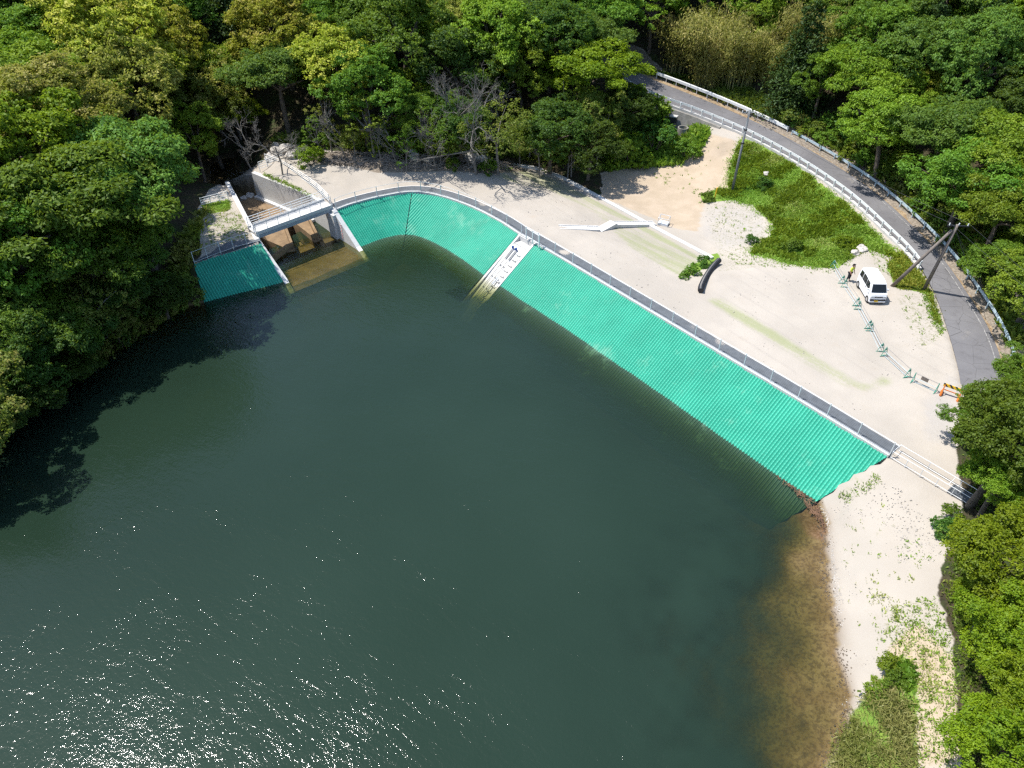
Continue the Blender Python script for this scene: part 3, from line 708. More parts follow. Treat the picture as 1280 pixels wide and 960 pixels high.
# fence beyond the end of the strip, to the trees
e0, e1, e2 = G(1113,572,2.8), G(1182,611,2.75), G(1209,631,2.75)
fe = thing('low_fence', 'white low rail fence on bare sand between the mat corner and the trees', 'fence', e0, math.atan2((e2-e0)[1], (e2-e0)[0])); EL = float(np.linalg.norm(e2-e0))
pm = None
for k in range(6):
    for yy in (0, .95):
        if yy and k not in (0, 2, 4, 5): continue
        if pm is None: p = MB().box((0, 0, .25), (.035, .035, .66)).build('post', M['galv'], fe); pm = p.data
        else: p = bpy.data.objects.new('post', pm); COL.objects.link(p); p.parent = fe
        p.location = (EL*k/5, yy, 0)
for yy in (0, .95):
    for hgt in (.06, .56): MB().tube([(0, yy, hgt), (EL, yy, hgt)], .02, 6).build('rail', M['white_paint'], fe)
for xx in (0, EL*.72, EL): MB().tube([(xx, 0, .56), (xx, .95, .56)], .02, 6).build('cross_rail', M['white_paint'], fe)
o = MB().box((0, 0, .03), (EL*.24, .80, .10), 0).build('crest_strip', M['strip']); o.location = V3(e0+(e2-e0)*.86)+Vector((-math.sin(fe.rotation_euler.z)*.47, math.cos(fe.rotation_euler.z)*.47, 0)); o.rotation_euler = (0, 0, fe.rotation_euler.z)
tag(o, 'small dark grey strip in tree shade at the end of the low white fence', 'strip')
# ------------------------------------------------------------------ inclined intake ramp
T0, T1 = G(648.6,293.4,ZC), G(669,305.2,ZC)
acr = T1-T0; RWD = float(np.linalg.norm(acr)); acr /= RWD
rd = np.array([acr[1], -acr[0], 0]); rd = rd if (G(600,400)-T0)@rd > 0 else -rd
wlen = float(((G(605,345)+G(624,357))/2-(T0+T1)/2)[:2]@rd[:2])
sl = ZC/wlen
rp = thing('intake_ramp', 'white concrete intake ramp running down between the green mats into the water', 'ramp', T0, math.atan2(acr[1], acr[0]))
# local axes: x across, y = -down (ramp goes to -y or +y)
sgn = 1 if np.array([-acr[1], acr[0], 0])@rd > 0 else -1
LAND = -.45
def Rl(x, d, h=0.0): return (x, sgn*d, (LAND if d < 1.0 else LAND-(d-1.0)*(ZC+LAND+.05)/(wlen-1.0))+h)
def Rs(x, d, h=0.0): return (x, sgn*d, -d*ZC/wlen+h)
def ramp_strip(name, x0, x1, h0, h1, d0, d1, mat, par=rp, Rl=Rl):
    mb = MB(); ds = [d0]+[k for k in (1.0,) if d0 < k < d1]+[d1]; V = []; F = []
    for d in ds:
        for (x, h_) in ((x0, h0), (x1, h0), (x1, h1), (x0, h1)): V.append(Rl(x, d, h_))
    for i in range(len(ds)-1):
        for k in range(4): F.append((i*4+k, i*4+(k+1) % 4, i*4+4+(k+1) % 4, i*4+4+k))
    F += [(0, 1, 2, 3), tuple(len(V)-4+k for k in range(4))[::-1]]
    return mb.add(V, F).build(name, mat, par)
DE = wlen+5.0
ramp_strip('ramp_slab', .22, RWD-.22, -1.0, -.10, .1, DE, M['concrete_new'])
ramp_strip('side_wall', 0, .215, -1.0, .07, .0, DE, M['concrete_new'], Rl=Rs); ramp_strip('side_wall', RWD-.215, RWD, -1.0, .07, .0, DE, M['concrete_new'], Rl=Rs)
ramp_strip('top_landing', .22, RWD-.22, -.098, -.02, .02, .75, M['concrete'])
MB().box((RWD/2, 0, -.42), (RWD, .16, .9)).build('head_wall', M['concrete_new'], rp)
for k, xx in enumerate((RWD*.30, RWD*.50)):
    r_ = MB().tube([Rl(xx, 1.7, .06), Rl(xx, DE-.6, .06)], .022, 6).build('gate_rod', M['dark_steel'], rp)
    MB().tube([Rl(xx, 1.45, .10), Rl(xx, 2.3, .10)], .075, 8).build('rod_sleeve', M['concrete'], r_)
    hb = MB(); hb.box(Rl(xx, 1.35, .17), (.17, .17, .26)); hb.build('gearbox', M['blue_paint'], rp, bevel=.03)
    for d in np.arange(2.9, DE-.8, 1.05): MB().box(Rl(xx, d, .0), (.12, .08, .10)).build('rod_bracket', M['concrete'], r_)
n_st = 14
for k in range(n_st):
    d = 1.5+(DE-2.2)*k/n_st
    MB().box(Rl(RWD*.72, d, -.09), (RWD*.22, .22, .14)).build('step', M['concrete'], rp)
pipe = MB().tube([Rl(RWD*.66, wlen-.4, .20), Rl(RWD*.66, DE-.3, .16)], .06, 8).build('handrail_pipe', M['galv'], rp)
for d in (1.9, 3.6, wlen-.1):
    mb = MB(); x_ = RWD*.86; mb.tube([Rl(x_, d, -.1), Rl(x_, d, .62), Rl(x_, d+.45, .62), Rl(x_, d+.45, -.1)], .022, 6); mb.build('grab_bar', M['galv'], rp)
# ------------------------------------------------------------------ stairs on the downstream face, toe wall
tz_ = lambda p: float(terr(np.array([p[0]]), np.array([p[1]]))[0])
A0, A1, A2, A3 = G(699,284,2.78), G(749,285.5,2.3), G(766,279.5,2.0), G(818,279,1.15)
st = thing('staircase', 'white concrete staircase with a landing down the sandy back of the dam', 'staircase', A0)
def flight(a, b, n, w=.62):
    a = V3(a); b = V3(b); d = (b-a); ang_ = math.atan2(d.y, d.x); L = Vector((d.x, d.y)).length; mb = MB(); o = V3(st.location)
    for k in range(n):
        f = (k+.5)/n; p = a+d*f
        mb.box((p.x-o.x, p.y-o.y, p.z-o.z-.24), (L/n*.97, w, .5), ang_)
    fo = mb.build('flight', M['concrete_new'], st)
    sd_ = Vector((-math.sin(ang_), math.cos(ang_), 0))
    for s_ in (-1, 1):
        mb = MB(); off_ = sd_*(w/2+.07)*s_
        mb.bar(a-o+off_+Vector((0, 0, -.08)), b-o+off_+Vector((0, 0, -.08)), .10, .30); mb.build('stringer', M['concrete_new'], st)
    return fo
flight(A0, A1, 17); flight(A2, A3, 16)
mid = (A1+A2)/2; dd = A2-A1
MB().box(V3(mid-A0)+Vector((0, 0, -.2)), (float(np.linalg.norm(dd))*1.12, .9, .42), math.atan2(dd[1], dd[0])).build('landing', M['concrete_new'], st)
tw = MB(); tl = TOE.copy(); tl = spline(tl, 40)
tw.wall(tl, .42, list(tl[:, 2]-.8), list(tl[:, 2]+.22)); tag(tw.build('toe_wall', M['concrete_new']), 'long low white concrete wall along the foot of the dam slope', 'wall')
pg = thing('pipe_guard', 'small white pipe guard frame at the lower end of the staircase', 'guard frame', G(822,281,1.05))
for (x, y) in ((0, 0), (.9, -.5), (.35, .8), (1.25, .3)): MB().tube([(x, y, 0), (x, y, .8)], .03, 6).build('post', M['galv'], pg)
MB().tube([(0, 0, .8), (.9, -.5, .8), (1.25, .3, .8), (.35, .8, .8), (0, 0, .8)], .03, 6).build('top_rail', M['galv'], pg)
MB().box((.62, .15, .10), (1.0, .75, .22), -.5).build('cover_plate', M['galv'], pg)
# black drain pipe
dp_ = np.array([G(898,328,2.15), G(893,333,2.3), G(886,342,2.45), G(880,352,2.6), G(876,361,2.68), G(875.5,366,2.7)])
P = resample(spline(dp_, 30), 150); P[:, 2] += .21
rr = [.23+(.03 if k % 3 == 0 else 0) for k in range(150)]
tag(MB().tube(P, rr, 12).build('drain_pipe', M['black_plastic'], smooth=False), 'fat black corrugated drain pipe lying on the edge of the sandy lot', 'pipe')
# ------------------------------------------------------------------ guard rails
def guard_rail(label, path, n_posts, kind, mat, group='guard rails along the road'):
    Q = resample(path, n_posts); P = resample(path, n_posts*3); o = V3(Q[0])
    g = thing('guard_rail', label, 'guard rail', Q[0], 0, group)
    prof = [(-.02, .42), (.03, .45), (.03, .50), (-.02, .53), (-.02, .57), (.03, .60), (.03, .65), (-.02, .68), (-.05, .68), (-.05, .42)] if kind == 'beam' else [(-.13, .48), (.13, .48), (.13, .78), (-.13, .78)]
    N = offset_line(P, 1.0)-P; V = []; F = []; k = len(prof)
    for i in range(len(P)):
        for (a, h_) in prof: V.append((P[i, 0]+N[i, 0]*a-o.x, P[i, 1]+N[i, 1]*a-o.y, P[i, 2]+h_+.05-o.z))
    for i in range(len(P)-1):
        for j in range(k): F.append((i*k+j, i*k+(j+1) % k, (i+1)*k+(j+1) % k, (i+1)*k+j))
    F += [tuple(range(k)), tuple(range(len(V)-k, len(V)))[::-1]]
    MB().add(V, F).build('beam', mat, g)
    if kind == 'tube':
        pass
    pm = None
    for i in range(n_posts):
        if pm is None:
            mb = MB(); mb.tube([(0, 0, -.3), (0, 0, .72)], .065, 8); p = mb.build('post', mat, g); pm = p.data
        else: p = bpy.data.objects.new('post', pm); COL.objects.link(p); p.parent = g
        nn = N[min(i*3, len(N)-1)]; p.location = V3(Q[i]-nn*(.12 if kind == 'beam' else 0))-o
    return g
gi = offset_line(ROAD_IN, 0); gi = ROAD_IN[2:66]-w[2:66]*.22; gi = gi.copy(); gi[:, 2] += .12
guard_rail('white guard rail on the kerb along the dam side of the road', gi, 34, 'beam', M['white_paint'])
go = ROAD_OUT+w*.75
kO = int(np.argmin(np.abs(project(go)[0]-986))); k0 = int(np.argmin(np.abs(project(go)[0]-822)))
guard_rail('white box beam guard rail at the far curve on the hill side of the road', go[k0:kO+1], 14, 'box', M['white_paint'])
guard_rail('pale blue weathered guard rail along the shaded hill side of the road', go[kO+1:84], 20, 'beam', M['galv_blue'])
# retaining wall below the road, drain box and manhole ring
rwp = ROAD_IN-w*.5
ka = int(np.argmin(np.abs(project(rwp)[0]-826))); kb_ = int(np.argmin(np.abs(project(rwp)[0]-902)))
mb = MB(); seg = rwp[ka:kb_+1]; V = []; F = []; o = seg[0]
for i, p in enumerate(seg):
    ww = w[i+ka]
    for (a_, zz) in ((-.9, p[2]-3.6), (-.22, p[2]-.12), (.25, p[2]-.12), (.25, p[2]-3.6)): V.append((p[0]+ww[0]*a_-o[0], p[1]+ww[1]*a_-o[1], zz-o[2]))
for i in range(len(seg)-1):
    for k in range(4): F.append((i*4+k, i*4+(k+1) % 4, i*4+4+(k+1) % 4, i*4+4+k))
F += [(0, 1, 2, 3), tuple(range(len(V)-4, len(V)))[::-1]]
ow = MB().add(V, F).build('retaining_wall', M['concrete_old']); ow.location = V3(o); tag(ow, 'stained grey concrete retaining wall holding up the road', 'retaining wall')
q_ = rwp[int(np.argmin(np.abs(project(rwp)[0]-843)))]; wq = w[ka+3]
db = thing('drain_box', 'small dark drain box on the face of the retaining wall', 'drain box', q_-wq*.75+[0, 0, -1.35], math.atan2(wq[1], wq[0]))
MB().box((0, 0, .35), (.5, .8, .7)).build('box', M['dark_steel'], db, bevel=.02); MB().box((0, 0, .76), (.6, .9, .12)).build('lid', M['concrete'], db)
mh = ground_px(852, 172)
m_ = thing('manhole_ring', 'pale concrete manhole ring standing in the weeds below the road', 'manhole', (mh[0], mh[1], tz(mh[0], mh[1])))
mb = MB(); n = 20; V = []; F = []
for (r_, z_) in ((.62, -.2), (.62, 1.15), (.50, 1.15), (.50, .4)):
    for k in range(n): V.append((r_*math.cos(2*math.pi*k/n), r_*math.sin(2*math.pi*k/n), z_))
for i in range(3):
    for k in range(n): F.append((i*n+k, i*n+(k+1) % n, (i+1)*n+(k+1) % n, (i+1)*n+k))
F.append(tuple(range(3*n, 4*n))); mb.add(V, F).build('ring', M['concrete_old'], m_)
MB().tube([(0, 0, 1.151), (0, 0, 1.20)], .56, 20).build('rim', M['concrete'], m_) if False else None
# ------------------------------------------------------------------ poles and wires
def top_on_ray(base, px, py, h):                            # point h above the base level on the ray through a pixel
    return G(px, py, base[2]+h)
pb = ground_px(915, 239); pb[2] = tz(pb[0], pb[1]); pt = pb+np.array([0.1, .15, 8.6])
up = thing('utility_pole', 'slim grey utility pole standing at the edge of the green grass slope', 'utility pole', pb)
pl = MB().tube([(0, 0, -.5), V3(pt-pb)], [.15, .10], 10).build('pole', M['pole_grey'], up, smooth=True)
MB().bar(V3(pt-pb)+Vector((-.75, -.05, -.25)), V3(pt-pb)+Vector((.25, .05, -.25)), .08).build('cross_arm', M['pole_grey'], up)
for xx in (-.7, -.3, .2): MB().tube([V3(pt-pb)+Vector((xx, 0, -.2)), V3(pt-pb)+Vector((xx, 0, -.02))], .045, 8).build('insulator', M['white_paint'], up)
for zz in (5.2, 6.6): MB().tube([(.06, .1, zz), (.07, .1, zz+.12)], .17, 10).build('pole_band', M['dark_steel'], up)
BB = ground_px(1154, 363); BB[2] = tz(BB[0], BB[1]); AA = ground_px(1113, 357); AA[2] = tz(AA[0], AA[1])
hs_ = np.arange(5.5, 10.5, .05); tp_ = [top_on_ray(BB, 1197, 281, h_) for h_ in hs_]
ln = (BB-AA)[:2]/np.linalg.norm((BB-AA)[:2])           # both pole shadows fall along one line, so the top lies in that plane with the sun
ds_ = [abs(float(np.cross(ln, (p_[:2]-SUN_D[:2]/SUN_D[2]*h_-AA[:2])))) for p_, h_ in zip(tp_, hs_)]
bt = tp_[int(np.argmin(ds_))]; print('pole h', hs_[int(np.argmin(ds_))], min(ds_), bt-BB)
af = thing('a_frame_pole', 'pair of leaning brown poles meeting in an A beside the road', 'utility pole', BB)
MB().tube([(0, 0, -.5), V3(bt-BB)], [.16, .11], 10).build('pole', M['wood_pole'], af, smooth=True)
MB().tube([V3(AA-BB)+Vector((0, 0, -.4)), V3(bt-BB)+Vector((-.25, .02, -.5))], [.16, .11], 10).build('strut_pole', M['wood_pole'], af, smooth=True)
MB().bar(V3(bt-BB)+Vector((-.7, .1, -.1)), V3(bt-BB)+Vector((.9, -.1, -.1)), .09).build('cross_arm', M['dark_steel'], af)
for xx in (-.6, .1, .8): MB().tube([V3(bt-BB)+Vector((xx, -.08*xx, -.06)), V3(bt-BB)+Vector((xx, -.08*xx, .14))], .045, 8).build('insulator', M['white_paint'], af)
e_ = np.array([38., 16., 12.]); rr_ = bt+np.array([3.5, 9.0, -8.0]); rr_[2] = tz(rr_[0], rr_[1])
def wire(label, a, b, sag, rad=.011):
    P = [V3(a)*(1-t_)+V3(b)*t_-Vector((0, 0, sag*4*t_*(1-t_))) for t_ in np.linspace(0, 1, 24)]
    tag(MB().tube(P, rad, 5).build('wire', M['dark_steel']), label, 'wire', 'overhead wires')
for i, xx in enumerate((-.6, .8)):
    wire(('thin wire hanging from the slim grey pole to the A shaped poles, hill side' if i else 'thin wire hanging from the slim grey pole to the A shaped poles, dam side'), pt+[(-.7, .2)[i], 0, -.02], bt+[xx, -.08*xx, .14], .5)
    wire(('thin wire running from the A shaped poles over the road, outer one' if i else 'thin wire running from the A shaped poles over the road, inner one'), bt+[xx, -.08*xx, .14], e_+np.array([xx, 0, 0]), .7)
for i, q2 in enumerate(((4.6, -2.6), (5.8, -1.0))):
    f_ = bt+np.array([q2[0]-1.5, q2[1]-1.2, 0]); f_[2] = tz(f_[0], f_[1])
    wire(('steep guy wire from the A shaped poles to the shaded verge, lower one', 'steep guy wire from the A shaped poles to the shaded verge, upper one')[i], bt+[0, 0, -.4], f_, 0, .012)
# ------------------------------------------------------------------ barricade chain
A_HGT = .85
def stand_mesh():
    mb = MB()
    mb.tube([(0, -.27, 0), (0, -.09, A_HGT*.78), (0, 0, A_HGT), (0, .09, A_HGT*.78), (0, .27, 0)], .022, 6)
    mb.tube([(0, -.33, .03), (0, .33, .03)], .026, 6); mb.tube([(0, -.17, .40), (0, .17, .40)], .018, 6)
    mb.box((0, 0, .62), (.03, .12, .2)); mb.box((0, 0, .05), (.06, .2, .06))
    return mb
SMESH = None
def barricade(label, a, b, sign=False):
    global SMESH
    a = np.array([*a[:2], tz(*a[:2])]); b = np.array([*b[:2], tz(*b[:2])]); d = b-a; L = float(np.linalg.norm(d)); ang_ = math.atan2(d[1], d[0])
    r_ = thing('pipe_barricade', label, 'barricade', a, ang_, 'green pipe barricades across the sandy lot')
    for k in range(2):
        if SMESH is None: s_ = stand_mesh().build('stand', M['green_paint'], r_); SMESH = s_.data
        else: s_ = bpy.data.objects.new('stand', SMESH); COL.objects.link(s_); s_.parent = r_
        s_.location = (L*k, 0, (b[2]-a[2])*k)
    dz = b[2]-a[2]
    for hgt in (.40, .78): MB().tube([(-.05, 0, hgt), (L+.05, 0, hgt+dz)], .017, 6).build('pipe', M['rope'] if hgt > .5 else M['galv_blue'], r_)
    MB().tube([(0, 0, .06), (L, 0, .06+dz)], .017, 6).build('pipe', M['galv_blue'], r_)
    if sign: MB().box((L*.42, 0, .66), (.5, .02, .32)).build('notice_board', M['wood_pole'], r_)
    return r_
bp = [G(*q, 2.8) for q in ((1041,333.5),(1052,354),(1055,359),(1070,382.5),(1072,387),(1085,411),(1087,414),(1100,439.5),(1104.5,444.5),(1133.5,471.5),(1140,477),(1168.5,491))]
for k, lab in enumerate(('green pipe barricade with one end in the grass, beside the person', 'green pipe barricade nearest the front wheel of the white van', 'green pipe barricade second in the chain past the van, away from the grass', 'green pipe barricade in the middle of the open sand where the chain starts to bend', 'green pipe barricade with the longest gap pipe, just before the one with a notice', 'green pipe barricade carrying a small notice board, next to the striped barrier')):
    barricade(lab, bp[2*k], bp[2*k+1], k == 5)
# striped barrier
t = NT('black and yellow stripes'); pos = t.n('TexCoord').outputs['Object']; sx = t.n('SeparateXYZ', {0: pos})
v = t.math('FRACT', t.math('MULTIPLY', t.math('ADD', sx.outputs[0], sx.outputs[2]), 2.6))
M['stripes'] = t.fin(t.bsdf(t.mix(t.math('GREATER_THAN', v, .55), (.78, .46, .02), (.02, .02, .02)), .5))
t = NT('red and white bands'); pos = t.n('TexCoord').outputs['Object']; sx = t.n('SeparateXYZ', {0: pos})
v = t.math('FRACT', t.math('ADD', t.math('MULTIPLY', sx.outputs[2], 3.6), .2))
M['cone_bands'] = t.fin(t.bsdf(t.mix(t.math('GREATER_THAN', v, .5), (.62, .06, .03), (.75, .74, .72)), .5))
p0 = G(1186,497,2.8); q0, q1 = G(1178,495,2.8), G(1192,500,2.8)
sb = thing('striped_barrier', 'orange A-frame barrier with black and yellow striped board near the road mouth', 'barrier', (p0[0], p0[1], tz(p0[0], p0[1])), math.atan2((q1-q0)[1], (q1-q0)[0]))
MB().box((0, 0, .82), (1.35, .05, .24)).build('striped_board', M['stripes'], sb, bevel=.01)
for xx in (-.55, .55):
    mb = MB(); mb.tube([(xx, -.35, 0), (xx, 0, .9), (xx, .35, 0)], .03, 6); mb.tube([(xx, -.22, .3), (xx, .22, .3)], .025, 6); mb.build('leg_frame', M['orange_paint'], sb)
    MB().box((xx, 0, .06), (.16, .62, .10)).build('foot_weight', M['orange_paint'], sb)
MB().bar((-.55, 0, .42), (.55, 0, .42), .05).build('cross_bar', M['orange_paint'], sb)
def cone(label, px, py):
    g_ = G(px, py, 2.8); c_ = thing('traffic_cone', label, 'traffic cone', (g_[0], g_[1], tz(g_[0], g_[1])), .4, 'red and white traffic cones')
    MB().tube([(0, 0, .04), (0, 0, .72)], [.19, .035], 14).build('cone_body', M['cone_bands'], c_, smooth=False); MB().box((0, 0, .02), (.46, .46, .05)).build('base', M['red_paint'], c_, bevel=.01)
cone('red and white traffic cone closest to the striped barrier', 1202, 503); cone('red and white traffic cone standing beside the first one', 1206, 501); cone('red and white traffic cone on the asphalt edge tucked under the tree', 1215, 500)
sk = ground_px(893, 249)
o = MB().tube([(0, 0, -.1), (.05, 0, 1.25)], .055, 8).build('marker_stake', M['yellow_paint']); o.location = (sk[0], sk[1], tz(sk[0], sk[1])); tag(o, 'yellow marker stake beside the grass tuft near the slim grey pole', 'stake')
# ------------------------------------------------------------------ white van
M['car_white'] = simple('white car paint', (.78, .785, .79), .25, var=.02)
M['glass_dark'] = simple('dark window glass', (.012, .015, .017), .08)
M['tyre'] = simple('tyre rubber', (.02, .02, .02), .85)
M['rim'] = simple('steel rim', (.45, .46, .47), .35, .6)
M['trim'] = simple('dark plastic trim', (.03, .03, .032), .6)
M['lamp'] = simple('clear headlamp', (.55, .57, .58), .12)
M['amber'] = simple('amber lamp', (.7, .22, .02), .3)
M['plate'] = simple('yellow plate', (.80, .52, .03), .5)
wf, wr = G(1081.5,377.5,2.8), G(1070.5,358.5,2.8)
hd = wf-wr; hd[2] = 0; hd /= np.linalg.norm(hd); rt = np.array([-hd[1], hd[0], 0]); rt = rt if rt[0] > 0 else -rt
vc = (wf+wr)/2+rt*.70; van = thing('van', 'small white van with dark windows and a yellow plate parked on the sand', 'van', (vc[0], vc[1], tz(vc[0], vc[1])+.01), math.atan2(hd[1], hd[0]))
van.scale = (.93, .93, .93)
def hw(z): return .735-.035*max(0, (.55-z))-max(0, z-1.02)*.125
prof = [(-1.60,.24),(-1.67,.34),(-1.70,.60),(-1.69,1.02),(-1.62,1.60),(-1.55,1.78),(-1.42,1.86),(-.6,1.89),(.45,1.88),(.80,1.84),(.98,1.76),(1.44,1.10),(1.60,1.00),(1.68,.80),(1.70,.56),(1.68,.34),(1.60,.24)]
V = []; F = []; n = len(prof)
cols = [-1, -.93, -.5, 0, .5, .93, 1]
for c in cols:
    for (x, z) in prof:
        fx = x+(.03*(1-c*c)*(1 if x > 1 else (-.6 if x < -1.5 else 0))); k = abs(c) == 1
        V.append((fx*(.975 if k and abs(x) > 1.5 else 1), hw(z)*c*(1.0), z-(.05 if k and z > 1.7 else 0)+(.02*(1-c*c) if z > 1.7 else 0)))
for i in range(len(cols)-1):
    for j in range(n): F.append((i*n+j, i*n+(j+1) % n, (i+1)*n+(j+1) % n, (i+1)*n+j))
F += [tuple(range(n))[::-1], tuple(range(len(V)-n, len(V)))]
body = MB().add(V, F).build('body', M['car_white'], van)
def side_pane(name, poly, s, mat, off=.008, par=van):
    V = [(x, s*(hw(z)+off), z) for x, z in poly]+[(x, s*(hw(z)-.03), z) for x, z in poly]; k = len(poly)
    return MB().add(V, [tuple(range(k)), tuple(range(k, 2*k))[::-1]]+[(i, (i+1) % k, k+(i+1) % k, k+i) for i in range(k)]).build(name, mat, par)
for s in (-1, 1):
    side_pane('side_window', [(-1.50,1.13),(-1.44,1.66),(-.86,1.69),(-.86,1.13)], s, M['glass_dark'])
    side_pane('side_window', [(-.78,1.13),(-.78,1.69),(.06,1.69),(.06,1.13)], s, M['glass_dark'])
    dr = side_pane('door', [(.12,.36),(.12,1.74),(.78,1.72),(1.22,1.16),(1.22,.90),(.95,.80),(.86,.36)], s, M['car_white'], .012)
    side_pane('window', [(.17,1.13),(.17,1.69),(.74,1.67),(1.12,1.13)], s, M['glass_dark'], .018, dr)
    MB().box((.25, s*(hw(1.0)+.03), 1.0), (.16, .03, .035)).build('handle', M['trim'], dr)
    mr_ = MB().box((1.12, s*.86, 1.22), (.10, .20, .16)).build('mirror', M['car_white'], van, bevel=.03)
    for x in (-1.18, 1.22):
        wh = thing('wheel', None, None, (0, 0, 0)); wh.parent = van; wh.location = (x, s*.66, .27)
        MB().tube([(0, -.075, 0), (0, .075, 0)], .27, 20).build('tyre', M['tyre'], wh, bevel=.015)
        MB().tube([(0, s*.05, 0), (0, s*.082, 0)], .17, 16).build('rim', M['rim'], wh)
        mb = MB(); mb.tube([(x, s*.67, .27), (x, s*(hw(.4)+.006), .27)], .33, 20); mb.build('wheel_arch', M['trim'], van)
    MB().box((1.655, s*.52, .80), (.10, .24, .17)).build('headlight', M['lamp'], van, bevel=.03)
    MB().box((1.66, s*.66, .66), (.06, .08, .06)).build('indicator', M['amber'], van)
    MB().box((-1.70, s*.64, .85), (.06, .12, .30)).build('tail_light', M['red_paint'], van)
wv = [(1.03,1.715),(1.445,1.125)]
sl_ = Vector((wv[1][0]-wv[0][0], 0, wv[1][1]-wv[0][1])).normalized(); nn = Vector((-sl_.z, 0, sl_.x)); nn = nn if nn.x > 0 else -nn
V = []
for (x, z), yw in zip(wv, (.56, .66)):
    for y in (-yw, -yw*.5, 0, yw*.5, yw): V.append(Vector((x+.03*(1-(y/.7)**2), y, z))+nn*.022)
MB().add(V+[v-nn*.05 for v in V], [(0, 1, 6, 5), (1, 2, 7, 6), (2, 3, 8, 7), (3, 4, 9, 8), (0, 5, 15, 10), (4, 14, 19, 9), (0, 10, 14, 4, 3, 2, 1), (5, 6, 7, 8, 9, 19, 15)]).build('windscreen', M['glass_dark'], van)
MB().box((1.715, 0, .50), (.05, 1.36, .16)).build('bumper_grille', M['trim'], van, bevel=.02)
MB().box((1.715, 0, .80), (.03, .72, .09)).build('grille', M['trim'], van)
MB().box((1.745, -.12, .40), (.02, .33, .165)).build('number_plate', M['plate'], van)
MB().box((1.70, 0, .34), (.10, 1.40, .16)).build('bumper', M['car_white'], van, bevel=.03)
# ------------------------------------------------------------------ person
def skin(name, verts, edges, rad, mat, parent, sub=2):
    me = bpy.data.meshes.new('tmp'); me.from_pydata(verts, edges, []); o = bpy.data.objects.new('tmp', me); COL.objects.link(o)
    md = o.modifiers.new('s', 'SKIN'); md.use_smooth_shade = True
    for i, sv in enumerate(me.skin_vertices[0].data):
        r_ = rad[i]; sv.radius = (r_, r_) if not hasattr(r_, '__len__') else r_; sv.use_root = (i == 0)
    sb_ = o.modifiers.new('b', 'SUBSURF'); sb_.levels = sub; sb_.render_levels = sub
    dg = bpy.context.evaluated_depsgraph_get(); nm = bpy.data.meshes.new_from_object(o.evaluated_get(dg)); nm.name = name
    bpy.data.objects.remove(o); bpy.data.meshes.remove(me)
    nm.materials.clear(); nm.materials.append(mat); nm.polygons.foreach_set('use_smooth', [True]*len(nm.polygons))
    r_ = bpy.data.objects.new(name, nm); COL.objects.link(r_); r_.parent = parent; return r_
M['skin'] = simple('skin', (.42, .25, .17), .6); M['hair'] = simple('black hair', (.012, .010, .009), .6)
M['hivis'] = simple('yellow green safety vest', (.55, .70, .05), .7); M['trousers'] = simple('dark navy trousers', (.02, .022, .03), .8)
pf = G(1059.5,350.5,2.8); pz = tz(pf[0], pf[1])
ps = thing('person', 'person in a yellow safety vest and dark trousers standing beside the white van', 'person', (pf[0], pf[1], pz), math.radians(-60))
# faces +x, leaning a little forward
J = dict(pel=(0,0,.86), sp=(.03,0,1.04), ch=(.08,0,1.22), nk=(.12,0,1.40), hb=(.14,0,1.48), hc=(.155,0,1.58), ht=(.15,0,1.66))
verts = []; edges = []; rad = []
def jv(p, r_, par=None):
    verts.append(p); rad.append(r_)
    if par is not None: edges.append((par, len(verts)-1))
    return len(verts)-1
pe = jv(J['pel'], (.13,.11)); s1 = jv(J['sp'], (.125,.10), pe); c1 = jv(J['ch'], (.15,.11), s1); n1_ = jv(J['nk'], .055, c1); h0 = jv(J['hb'], .075, n1_); h1 = jv(J['hc'], .098, h0); h2 = jv(J['ht'], .07, h1)
nose = jv((.265,0,1.56), .014, h1)
for s in (-1, 1):
    jv((.15, s*.105, 1.57), .016, h1)
    hip = jv((0, s*.09, .82), .09, pe); kn = jv((.04, s*.12, .46), .062, hip); an = jv((-.02+.03*s, s*.13, .09), .042, kn); jv((.14+.03*s, s*.15, .035), .035, an)
    sh = jv((.09, s*.18, 1.34), .062, c1); el = jv((.10, s*.25, 1.07), .045, sh); wr_ = jv((.24, s*.22, .88), .032, el); pm_ = jv((.29, s*.21, .82), (.035,.02), wr_)
    jv((.31, s*.165, .80), .010, pm_)
    for k in range(4):
        yy = s*(.185+.018*k); f1 = jv((.325, yy, .77+.004*k), .009, pm_); jv((.335, yy, .725+(.012 if k in (0, 3) else 0)), .0075, f1)
skin('body', verts, edges, rad, M['skin'], ps)
tv = [(0,0,.87),(0,.09,.82),(.04,.12,.46),(-.0,.13,.10),(0,-.09,.82),(.04,-.12,.46),(-.04,-.13,.10)]
skin('trousers', tv, [(0,1),(1,2),(2,3),(0,4),(4,5),(5,6)], [(.15,.13),.105,.08,.065,.105,.08,.065], M['trousers'], ps)
vv = [(.01,0,.90),(.04,0,1.06),(.085,0,1.24),(.115,0,1.37),(.09,.17,1.345),(.10,.24,1.12),(.09,-.17,1.345),(.10,-.24,1.12)]
skin('safety_vest', vv, [(0,1),(1,2),(2,3),(2,4),(4,5),(2,6),(6,7)], [(.155,.13),(.15,.12),(.175,.13),.075,.08,.06,.08,.06], M['hivis'], ps)
skin('hair', [(.135,0,1.60),(.125,0,1.665),(.09,0,1.55)], [(0,1),(0,2)], [.105,.082,.07], M['hair'], ps)
for s in (-1, 1):
    skin('shoe', [(-.03+.03*s, s*.13, .045),(.07+.03*s, s*.14, .04),(.15+.03*s, s*.15, .035)], [(0,1),(1,2)], [.05,.05,.04], M['black_plastic'], ps, 1)
    MB().tube([(.245, s*.035, 1.59), (.252, s*.035, 1.59)], .012, 8).build('eye', M['black_paint'], ps)
